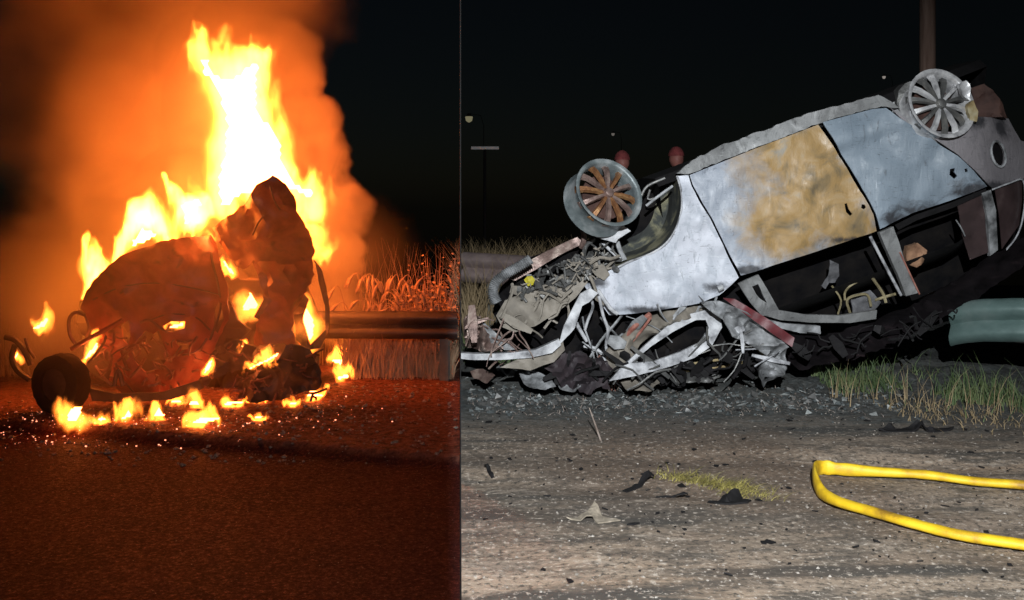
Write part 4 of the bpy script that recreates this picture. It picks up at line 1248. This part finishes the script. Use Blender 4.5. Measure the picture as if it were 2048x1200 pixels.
plate('upright_panel', [(428, 456), (460, 430), (492, 404), (515, 372), (545, 352), (562, 362), (578, 376), (598, 428), (616, 470), (628, 510), (624, 560), (604, 596), (588, 622), (582, 660), (592, 690), (560, 700), (500, 690), (520, 640), (542, 600), (532, 560), (510, 520), (486, 540), (464, 520), (444, 490)],
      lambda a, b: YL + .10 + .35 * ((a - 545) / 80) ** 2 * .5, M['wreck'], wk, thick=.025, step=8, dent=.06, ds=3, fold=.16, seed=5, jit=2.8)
plate('torn_skin', [(500, 520), (520, 525), (540, 560), (544, 604), (520, 640), (508, 634), (526, 600), (520, 560)], YL + .22, M['wreckedge'], wk, thick=.015, step=8, dent=.06, ds=6)
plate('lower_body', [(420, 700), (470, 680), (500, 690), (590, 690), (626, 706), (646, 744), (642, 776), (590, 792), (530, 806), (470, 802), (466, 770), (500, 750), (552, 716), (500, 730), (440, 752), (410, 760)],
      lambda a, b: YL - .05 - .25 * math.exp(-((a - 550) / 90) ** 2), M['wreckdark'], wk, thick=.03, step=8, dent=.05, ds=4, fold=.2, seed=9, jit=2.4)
plate('bumper_beam', [(176, 776), (230, 788), (320, 786), (400, 760), (404, 778), (340, 800), (250, 806), (184, 802)], YL - .42, M['wreckdark'], wk, thick=.06, step=9, dent=.03, ds=5)
plate('inner_frame', [(395, 700), (430, 640), (460, 600), (474, 640), (500, 660), (470, 690), (436, 720), (416, 770), (396, 770)], YL + .02, M['wreckdark'], wk, thick=.05, step=10, dent=.10, ds=5)
plate('side_frame', [(588, 620), (606, 588), (616, 600), (604, 640), (620, 690), (650, 660), (650, 610), (636, 560), (628, 520), (640, 540), (656, 600), (658, 660), (640, 696), (612, 700), (592, 680)], YL + .3, M['wreckdark'], wk, thick=.05, step=8, dent=.08, ds=5)
plate('floor_pan', [(150, 620), (180, 560), (260, 520), (420, 500), (480, 560), (600, 560), (640, 700), (560, 770), (400, 790), (230, 790), (180, 740)], YL + .75, M['wreckdark'], wk, thick=.4, step=22, dent=.25, ds=3)
def wtube(name, pts, r, mat, Y=YL - .2):
    q = catmull([P(a, b, Y + (x[0] if x else 0)) for a, b, *x in pts], 3)
    v, f = tube(q, r, 8)
    return obj(name, v, f, mat, wk)
wtube('window_frame', [(170, 630), (150, 625), (138, 640), (140, 670), (152, 690)], .018, M['wreckedge'])
wtube('window_frame', [(170, 632), (178, 655), (172, 675)], .012, M['wreckedge'])
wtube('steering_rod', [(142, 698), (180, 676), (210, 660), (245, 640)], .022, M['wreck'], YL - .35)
wtube('steering_rod', [(176, 726), (205, 690), (212, 672)], .012, M['wreckdark'], YL - .35)
wtube('bent_strut', [(10, 674), (30, 680), (48, 700), (62, 730)], .03, M['wreckdark'], YL - .1)
wtube('bent_strut', [(50, 676), (58, 700), (70, 716)], .014, M['wreckdark'], YL - .1)
wtube('bent_strut', [(30, 690), (24, 715), (34, 740), (60, 760)], .03, M['wreckdark'], YL - .1)
wtube('lamp_frame', [(280, 645), (300, 640), (320, 656), (335, 664)], .014, M['wreckedge'], YL - .42)
for pts in ([(186, 600), (240, 575), (310, 566), (380, 575), (440, 590)], [(420, 474), (424, 520), (436, 570), (440, 620), (420, 680)], [(216, 716), (238, 700), (262, 690)], [(300, 640), (340, 628), (390, 634), (420, 660)]):
    q = catmull([P(a, b, dome(310, 640, 190, 200, .55)(a, b) - .02) for a, b in pts], 4)
    v, f = tube(q, .012, 6, .6)
    obj('panel_seam', v, f, M['wreckdark'], wk)
wtube('cable', [(228, 772), (236, 740), (246, 772)], .022, M['wreckdark'], YL - .5)
wtube('cable', [(430, 744), (420, 720), (434, 700)], .02, M['wreckdark'], YL - .25)
for pts in ([(560, 420), (548, 400), (540, 372)], [(505, 470), (515, 448), (528, 430)], [(410, 600), (424, 620), (430, 640)], [(418, 560), (432, 585), (440, 610)]):
    wtube('torn_edge', pts, .008, M['wreckedge'], YL - .12)
mb = MB()
for i in range(70):
    a = R.uniform(200, 410); b = R.uniform(668, 775)
    c0 = P(a, b, dome(310, 640, 190, 200, .55)(a, b) - R.uniform(.0, .06))
    d = Vector((R.uniform(-1, 1), R.uniform(-.3, .3), R.uniform(-1, 1))) * R.uniform(.03, .12)
    mb.add(*tube([c0 - d, c0 + Vector((R.uniform(-.03, .03), -.02, R.uniform(-.03, .03))), c0 + d], R.uniform(.005, .016), 6))
for i in range(50):
    a = R.uniform(420, 640); b = R.uniform(690, 800)
    c0 = P(a, b, YL - .28 - R.uniform(.0, .06))
    d = Vector((R.uniform(-1, 1), R.uniform(-.3, .3), R.uniform(-.6, .6))) * R.uniform(.03, .14)
    mb.add(*tube([c0 - d, c0 + Vector((R.uniform(-.03, .03), -.02, R.uniform(-.03, .03))), c0 + d], R.uniform(.005, .014), 6))
o = mb.build('twisted_scrap', M['wreckedge'], wk); o['kind'] = 'stuff'
# exposed front tyre
v = []; f = []
c = P(122, 752, YL - .55); c.z = lz(c.x, c.y) + .27
ax = Vector((-.35, -1, .05)).normalized(); u = ax.cross(Vector((0, 0, 1))).normalized(); w = u.cross(ax)
prof = [(-.10, .15), (-.11, .22), (-.085, .268), (-.03, .28), (.03, .28), (.085, .268), (.11, .22), (.10, .15)]
N = 40
for i in range(N):
    a = 2 * math.pi * i / N
    for d, r_ in prof:
        rr = r_ * (1 + .03 * fbm((math.cos(a) * 2, math.sin(a) * 2, d * 9))) + (.006 if (i % 2 and .24 < r_) else 0)
        v.append(c + ax * d + (u * math.cos(a) + w * math.sin(a)) * rr)
k = len(prof)
for i in range(N):
    for j in range(k - 1): f.append((i * k + j, i * k + j + 1, ((i + 1) % N) * k + j + 1, ((i + 1) % N) * k + j))
ty = obj('tyre', v, f, M['rubber'], wk)
v, f = [], []
for d, r_ in ((-.02, .16), (.07, .155), (.085, .05), (.085, .0)):
    for i in range(20):
        a = 2 * math.pi * i / 20
        v.append(c + ax * d + (u * math.cos(a) + w * math.sin(a)) * r_)
for j in range(3):
    for i in range(20): f.append((j * 20 + i, j * 20 + (i + 1) % 20, j * 20 + 20 + (i + 1) % 20, j * 20 + 20 + i))
obj('rim', v, f, M['wreckdark'], ty)

# ---- fire
import bmesh
def hull(bl, w):
    bm = bmesh.new()
    for c, r_ in bl:
        for i in range(8):
            th = math.pi * (i + .5) / 8
            for j in range(12):
                ph = 2 * math.pi * j / 12
                bm.verts.new(Vector(c) + (r_ + w) * 1.04 * Vector((math.sin(th) * math.cos(ph), math.sin(th) * math.sin(ph), math.cos(th))))
    bmesh.ops.convex_hull(bm, input=list(bm.verts))
    for q in [q for q in bm.verts if not q.link_faces]: bm.verts.remove(q)
    bm.verts.index_update()
    v = [q.co.copy() for q in bm.verts]; f = [tuple(q.index for q in t.verts) for t in bm.faces]
    bm.free()
    return v, f
CORE = (1.0, .16, .036)
M['core'] = emit('white_hot_flame', CORE, 44)
M['coresmall'] = emit('small_white_flame', (1.0, .20, .05), 20)
def offset(ol, d, rag=0.0, seed=0):
    n = len(ol)
    area = sum(ol[i][0] * ol[(i + 1) % n][1] - ol[(i + 1) % n][0] * ol[i][1] for i in range(n))
    sg = 1 if area > 0 else -1
    out = []
    for i in range(n):
        a, b = ol[i - 2], ol[(i + 2) % n]
        t = Vector((b[0] - a[0], b[1] - a[1]))
        if t.length < 1e-6: t = Vector((1, 0))
        t.normalize()
        k = d + rag * fbm((ol[i][0] * .05, ol[i][1] * .035, seed * 3.1))
        out.append((ol[i][0] + sg * t.y * k, ol[i][1] - sg * t.x * k))
    for it in range(int(max(0, d) * .35)):
        out = [tuple((out[i - 1][c] + 2 * out[i][c] + out[(i + 1) % n][c]) / 4 for c in (0, 1)) for i in range(n)]
    return out

def inflate(outline, Y, fat, step, seed, grow=0.0, keep=0.0, rag=0.0, power=.5):
    """body of a flame: rounded both ways from its outline"""
    ol = [(q.x, q.y) for q in catmull([Vector((*p, 0)) for p in outline], 3, True)]
    ol = resample(ol, step)
    ol = offset(ol, grow, rag, seed)
    v, tri, o = triangulate(ol, (), step, 0)
    ds_ = [segdist(p, o) if inside(p, o) else 0.0 for p in v]
    mx = max(ds_)
    if keep:
        lim = keep
        tri = [t for t in tri if all(ds_[i] > lim for i in t)]
        left = set(range(len(tri))); best = []
        while left:                                         # one piece only: the largest
            st_ = [left.pop()]; comp = []
            while st_:
                i = st_.pop(); comp.append(i)
                for j in [j for j in left if set(tri[i]) & set(tri[j])]:
                    left.discard(j); st_.append(j)
            if len(comp) > len(best): best = comp
        tri = [tri[i] for i in best]
    n = len(v)
    A = []; B = []
    for (a, b), d in zip(v, ds_):
        d = max(0.0, d - keep)
        h = fat * (d / max(mx - keep, 1e-3)) ** power if d > 0 else 0.0
        wob = .12 * fat * fbm((a * .03, b * .03, seed))
        yy = Y(a, b) if callable(Y) else Y
        A.append(P(a, b, yy + wob - h)); B.append(P(a, b, yy + wob + h + .003))
    f = []; cnt = {}
    for t in tri:
        p, q, r_ = (Vector(v[i]) for i in t)
        if (q - p).cross(r_ - p) < 0: t = t[::-1]
        f += [t, tuple(i + n for i in t[::-1])]
        for k in range(3): cnt[(t[k], t[(k + 1) % 3])] = 1
    for (a, b) in list(cnt):
        if (b, a) not in cnt: f.append((b, a, a + n, b + n))
    used = sorted({i for q in f for i in q})
    mp = {o_: i for i, o_ in enumerate(used)}
    pts = A + B
    return [pts[i] for i in used], [tuple(mp[i] for i in q) for q in f]

def flame(outline, Y, fat, label, small=False, step=8, group=None, seed=0, keep=None):
    cx = sum(p[0] for p in outline) / len(outline); by = max(p[1] for p in outline)
    yc = Y(cx, by) if callable(Y) else Y
    root = thing('flame', P(cx, by, yc), label, 'flame', group)
    # greedy packing of the outline with balls
    ol = [(q.x, q.y) for q in catmull([Vector((*p, 0)) for p in outline], 3, True)]
    cand = [(p, segdist(p, ol)) for p in triangulate(ol, (), max(2.0, step * .6))[0] if inside(p, ol)]
    balls = []
    for k in range(18 if not small else 5):
        best = None
        for p, d in cand:
            ov = min([1.0] + [math.hypot(p[0] - q[0], p[1] - q[1]) / (r_ * .95 + d * .35) for q, r_ in balls])
            sc_ = d * ov * ov
            if best is None or sc_ > best[0]: best = (sc_, p, d)
        if best[2] < (6 if not small else 1.5): break
        balls.append((best[1], best[2]))
    wb = []
    for p, d in balls:
        yy = Y(*p) if callable(Y) else Y
        r_ = (d * (1.34 if not small else 1.55) + (7 if not small else 3)) * yy / F
        wb.append((tuple(P(p[0], p[1], yy)), r_))
    big = max(r_ for c, r_ in wb)
    kk = (19 if not small else .5 * max(d for p, d in balls))
    v, f = inflate(outline, Y, fat * .6, step, seed, 0, kk, 6 if not small else 1)
    if f: obj('flame_core', v, f, M['coresmall' if small else 'core'], root)
    warp = .70 if not small else min(.42, big * 2.6)
    v, f = hull(wb, warp * .45)
    obj('flame_gas', v, f, flame_field('flame_gas', wb, (1.0, .22, .022), 46 / big if not small else 7.5 / big, warp, 2.4 if not small else .42 / big, 2.0 if not small else 1.6), root)
    return root

flame([(364, 84), (380, 104), (405, 94), (434, 106), (442, 132), (470, 126), (488, 110), (520, 108), (538, 150), (536, 212), (562, 240), (582, 282), (590, 330), (612, 350), (642, 370), (648, 420), (654, 470), (670, 540), (650, 556), (636, 520), (626, 500), (612, 430), (596, 410), (560, 400), (500, 410), (465, 430), (440, 446), (424, 430), (414, 370), (424, 320), (430, 270), (426, 220), (404, 180), (384, 138)],
      YL + .75, .42, 'tall white hot flame towering over the burning wreck', step=9, seed=1)
flame([(333, 356), (350, 374), (362, 386), (390, 378), (416, 380), (422, 412), (404, 444), (380, 470), (352, 464), (343, 420)], YL + .7, .22, 'separate tongue of flame left of the tallest flame', step=7, seed=3)
flame([(172, 476), (188, 492), (213, 502), (240, 480), (262, 448), (285, 434), (312, 445), (338, 450), (345, 476), (300, 500), (250, 524), (215, 550), (192, 576), (176, 580), (172, 520)], YL + .55, .2, 'low band of flame licking over the domed front panel', step=7, seed=5)
flame([(54, 657), (74, 640), (100, 620), (104, 645), (92, 662), (66, 666)], YL + .3, .12, 'small flame standing alone behind the tyre', True, 4, seed=6)
flame([(412, 456), (428, 466), (442, 504), (472, 540), (472, 560), (450, 545), (432, 505)], YL + .35, .08, 'thin streak of flame between the two big panels', True, 4, seed=7)
flame([(474, 606), (495, 570), (518, 584), (530, 622), (502, 632), (472, 636)], YL + .40, .12, 'flame in the gap of the upright panel', True, 4, seed=8)
flame([(586, 640), (606, 580), (622, 600), (642, 640), (638, 684), (612, 694), (594, 672)], YL + .45, .12, 'flame behind the side frame near the dark guardrail', True, 4, seed=9)
flame([(328, 656), (345, 643), (372, 641), (371, 656), (350, 663), (332, 663)], YL - .05, .06, 'flame showing through the slot of the domed panel', True, 4, seed=10)
flame([(470, 744), (520, 718), (562, 698), (556, 718), (505, 742), (470, 750)], YL - .32, .05, 'slanting flame along the lower body', True, 4, seed=11)
flame([(160, 722), (185, 684), (206, 670), (200, 700), (178, 724)], YL - .28, .06, 'flame just right of the tyre top', True, 4, seed=12)
flame([(402, 746), (420, 714), (430, 724), (416, 750)], YL - .32, .05, 'short flame at the foot of the inner frame', True, 3, seed=13)
flame([(474, 694), (484, 686), (496, 692), (484, 699)], YL - .15, .04, 'tiny flame above the slanting one', True, 3, seed=14)
flame([(24, 716), (32, 702), (40, 708), (34, 722)], YL - .05, .04, 'tiny flame at the bent strut left of the tyre', True, 3, seed=15)
GF = 'small flames on the ground around the burning wreck'
for ol, lab in (([(122, 848), (130, 815), (150, 802), (180, 800), (172, 830), (158, 852)], 'large ground flame beneath the tyre'),
                ([(178, 840), (195, 832), (208, 828), (218, 842), (200, 848)], 'low ground flame next right of the one beneath the tyre'),
                ([(224, 842), (230, 812), (240, 830), (256, 808), (270, 834), (250, 844)], 'forked ground flame beneath the bumper beam'),
                ([(356, 852), (380, 838), (404, 828), (450, 828), (446, 842), (404, 854)], 'flat oval ground flame nearest the road'),
                ([(366, 814), (384, 794), (402, 800), (410, 814), (388, 818)], 'ground flame under the right end of the bumper beam'),
                ([(494, 836), (520, 827), (535, 834), (516, 842)], 'small flat ground flame below the lower body'),
                ([(604, 794), (625, 766), (640, 778), (662, 788), (656, 800), (620, 802)], 'ground flame at the right foot of the wreck'),
                ([(654, 726), (670, 710), (702, 718), (692, 736)], 'flame patch below the end of the dark guardrail'),
                ([(666, 760), (680, 744), (707, 748), (692, 764)], 'flame patch on the verge right of the wreck'),
                ([(480, 806), (520, 794), (560, 792), (520, 804)], 'thin flame line under the lower body'),
                ([(280, 834), (292, 826), (304, 828), (316, 802), (330, 822), (346, 832), (312, 840)], 'flame pair under the middle of the bumper beam'),
                ([(436, 812), (450, 800), (500, 798), (494, 808), (464, 814)], 'ground flame at the left foot of the lower body'),
                ([(330, 806), (346, 796), (366, 800), (360, 810)], 'faint flame directly under the bumper beam'),
                ([(560, 812), (584, 800), (604, 804), (590, 814)], 'low flame under the right half of the lower body')):
    by = max(p[1] for p in ol)
    Yg = 2000 * (CAMZ - LZ - .09) / (by - HY)
    flame(ol, Yg, .05, lab, True, 4, GF, seed=by)

# embers glowing on the ground
mb = MB()
for i in range(330):
    if R.random() < .45: a, b = R.uniform(0, 200), R.gauss(842, 13)
    elif R.random() < .8: a, b = R.gauss(400, 130), R.gauss(848, 14)
    else: a, b = R.gauss(660, 50), R.gauss(800, 40)
    if b < 790 or a > 900: continue
    Yg = F * (CAMZ - LZ - .09) / (b - HY)
    p = P(a, b, Yg); p.z = lz(p.x, p.y) + .008
    pebble(mb, p, .003 + .010 * R.random() ** 5)
tag(mb.build('embers', emit('ember_glow', (1, .30, .16), 3.0), smooth=False), 'glowing embers strewn on the ground before the fire', 'embers', kind='stuff')
mb = MB()
for i in range(1700):
    Y = R.uniform(7.8, 11); x = SEAM * Y - .03 - R.random() * (4.6)
    pebble(mb, Vector((x, Y, lz(x, Y) + .004)), .006 + .028 * R.random() ** 4)
for i in range(900):
    Y = R.uniform(5, 8); x = SEAM * Y - .03 - R.random() * (4.0)
    pebble(mb, Vector((x, Y, lz(x, Y) + .001)), .002 + .004 * R.random() ** 3)
tag(mb.build('stones', M['stone'], smooth=False), 'stones and grit on the verge around the burning wreck', 'stones', kind='stuff')

# ---- dry grass behind the left rail
M['reed'] = surf('dry_reed', [(.3, (.28, .17, .10)), (.7, (.55, .38, .24))], 3, .75, bs=0)
mb = MB()
def sp():
    y = R.uniform(11.38, 12.2); return R.uniform(-1.95, SEAM * y - .08), y
blades(mb, None, 3600, sp, .25, .95, .009, .55, .2, (.10, 0), zf=lz, seg=4)
def sp():
    y = R.uniform(11.3, 12.4); return R.uniform(-6.0, -4.7), y
blades(mb, None, 700, sp, .2, .7, .006, .6, .2, zf=lz)
def sp():
    y = R.uniform(11.25, 11.5); return R.uniform(-1.9, SEAM * y - .08), y
blades(mb, None, 420, sp, .05, .22, .006, .8, .2, zf=lz)
for i in range(60):                                          # nodding seed heads
    y = R.uniform(11.4, 12.0); x = R.uniform(-1.85, SEAM * y - .1); z = lz(x, y); h = R.uniform(.7, 1.15); l = R.uniform(-.2, .2)
    pts = catmull([Vector((x, y, z)), Vector((x + l * .3, y, z + h * .6)), Vector((x + l, y, z + h)), Vector((x + l * 1.7, y, z + h * .97)), Vector((x + l * 2.1, y, z + h * .85))], 4)
    n = len(pts)
    mb.add(*tube(pts, [.004] * (n - 6) + [.006, .016, .022, .02, .014, .005], 6))
tag(mb.build('tall_dry_grass', M['reed'], angle=180), 'tall dry grass lit orange behind the dark guardrail', 'grass', kind='stuff')

mb = MB()
def sp():
    y = R.uniform(12.3, 12.9); return R.uniform(-6.4, SEAM * y - .1), y
blades(mb, None, 1500, sp, .5, 1.75, .006, .35, .1, zf=lz, seg=3)
tag(mb.build('reeds', M['reed'], angle=180), 'sparse tall reeds dim red in the dark far behind the fire', 'reeds', kind='stuff')

def bush(x, y, h, spread, n, label, name='bush', wmax=None):
    root = thing(name, (x, y, lz(x, y)), label, 'bush')
    mb = MB(); lf = MB()
    for i in range(n):
        a = R.uniform(0, 2 * math.pi); r_ = spread * math.sqrt(R.random())
        hh = h * R.uniform(.5, 1) * (1 - .35 * (r_ / spread) ** 2)
        ex = x + r_ * math.cos(a); ey = y + r_ * math.sin(a)
        if wmax is not None: ex = min(ex, SEAM * ey - .03)
        pts = [Vector((x + (ex - x) * .15, y + (ey - y) * .15, lz(x, y) - .02)), Vector((x + (ex - x) * .6, y + (ey - y) * .6, lz(x, y) + hh * .55)), Vector((ex, ey, lz(x, y) + hh))]
        pts = catmull(pts, 3)
        mb.add(*tube(pts, [.008, .007, .006, .005, .004, .003, .002], 5))
        for k in range(16):
            t_ = R.uniform(.35, 1) * (len(pts) - 1); i0 = min(int(t_), len(pts) - 2)
            c_ = pts[i0].lerp(pts[i0 + 1], t_ - i0) + Vector((R.gauss(0, .04), R.gauss(0, .04), R.gauss(0, .03)))
            if wmax is not None: c_.x = min(c_.x, SEAM * c_.y - .02)
            q = Vector((R.uniform(-1, 1), R.uniform(-1, 1), R.uniform(-.3, 1))).to_track_quat('Z', 'Y')
            s = R.uniform(.014, .034)
            lf.add([c_ + q @ Vector(w_) * s for w_ in ((-1, 0, 0), (0, -.5, .12), (1, 0, 0), (0, .5, .12))], [(0, 1, 2, 3)])
    mb.build('stems', M['reed'], root)
    o = lf.build('foliage', M['reed'], root, angle=180); o['kind'] = 'stuff'
bush(-.88, 11.6, 1.5, .5, 95, 'dry leafy bush glowing orange at the end of the dark guardrail', wmax=1)

# ---- smoke
def smoke(name, balls, label, **k):
    """balls in picture px and depth; the body is the closed hull that holds them all"""
    bl = [(tuple(P(a, b, Y)), r_ * Y / F) for a, b, Y, r_ in balls]
    v, f = hull(bl, k.get('warp', 0) * .3)
    for q in v:                                             # never through the board
        q.x = min(q.x, SEAM * q.y - .02)
    s_ = obj(name, v, f, smoke_field(name + '_air', bl, **k))
    return tag(s_, label, 'smoke', kind='stuff')
smoke('smoke_billow', [(555, 120, 12.3, 95), (500, 90, 12.4, 80), (585, 150, 12.3, 62), (610, 240, 12.2, 70), (560, 330, 12.1, 100), (630, 320, 12.2, 72), (655, 420, 12.1, 84), (672, 520, 12.1, 76), (660, 600, 12.1, 80), (540, 440, 12.2, 110), (480, 210, 12.4, 110)],
      'thick orange smoke billowing up behind the tall flame', dens=5.0, soft=.28, scale=1.9, warp=.8, wscale=1.5)
smoke('smoke_cloud', [(380, 60, 12, 300), (220, 20, 12.2, 280), (430, -120, 12, 330), (200, -160, 12.2, 330), (320, 230, 11.8, 290), (210, 260, 12, 230), (250, 400, 11.7, 210), (360, 380, 11.6, 220), (210, 520, 11.6, 170), (140, 620, 11.4, 160), (300, 560, 11.5, 170), (90, 160, 12.2, 220), (60, 580, 11.8, 180)],
      'hazy orange smoke cloud spreading to the left of the flames', dens=2.6, soft=.8, scale=1.1, base=.16, aniso=.3, warp=1.0, wscale=1.1)
smoke('smoke_veil', [(330, 620, 9.5, 260), (500, 560, 9.5, 250), (560, 660, 9.6, 180), (200, 690, 9.5, 210), (90, 640, 10.0, 200), (680, 560, 10.2, 200)],
      'thin reddish smoke hanging over the wreck and verge', dens=.36, soft=1.0, scale=.8, base=.4, aniso=.3)
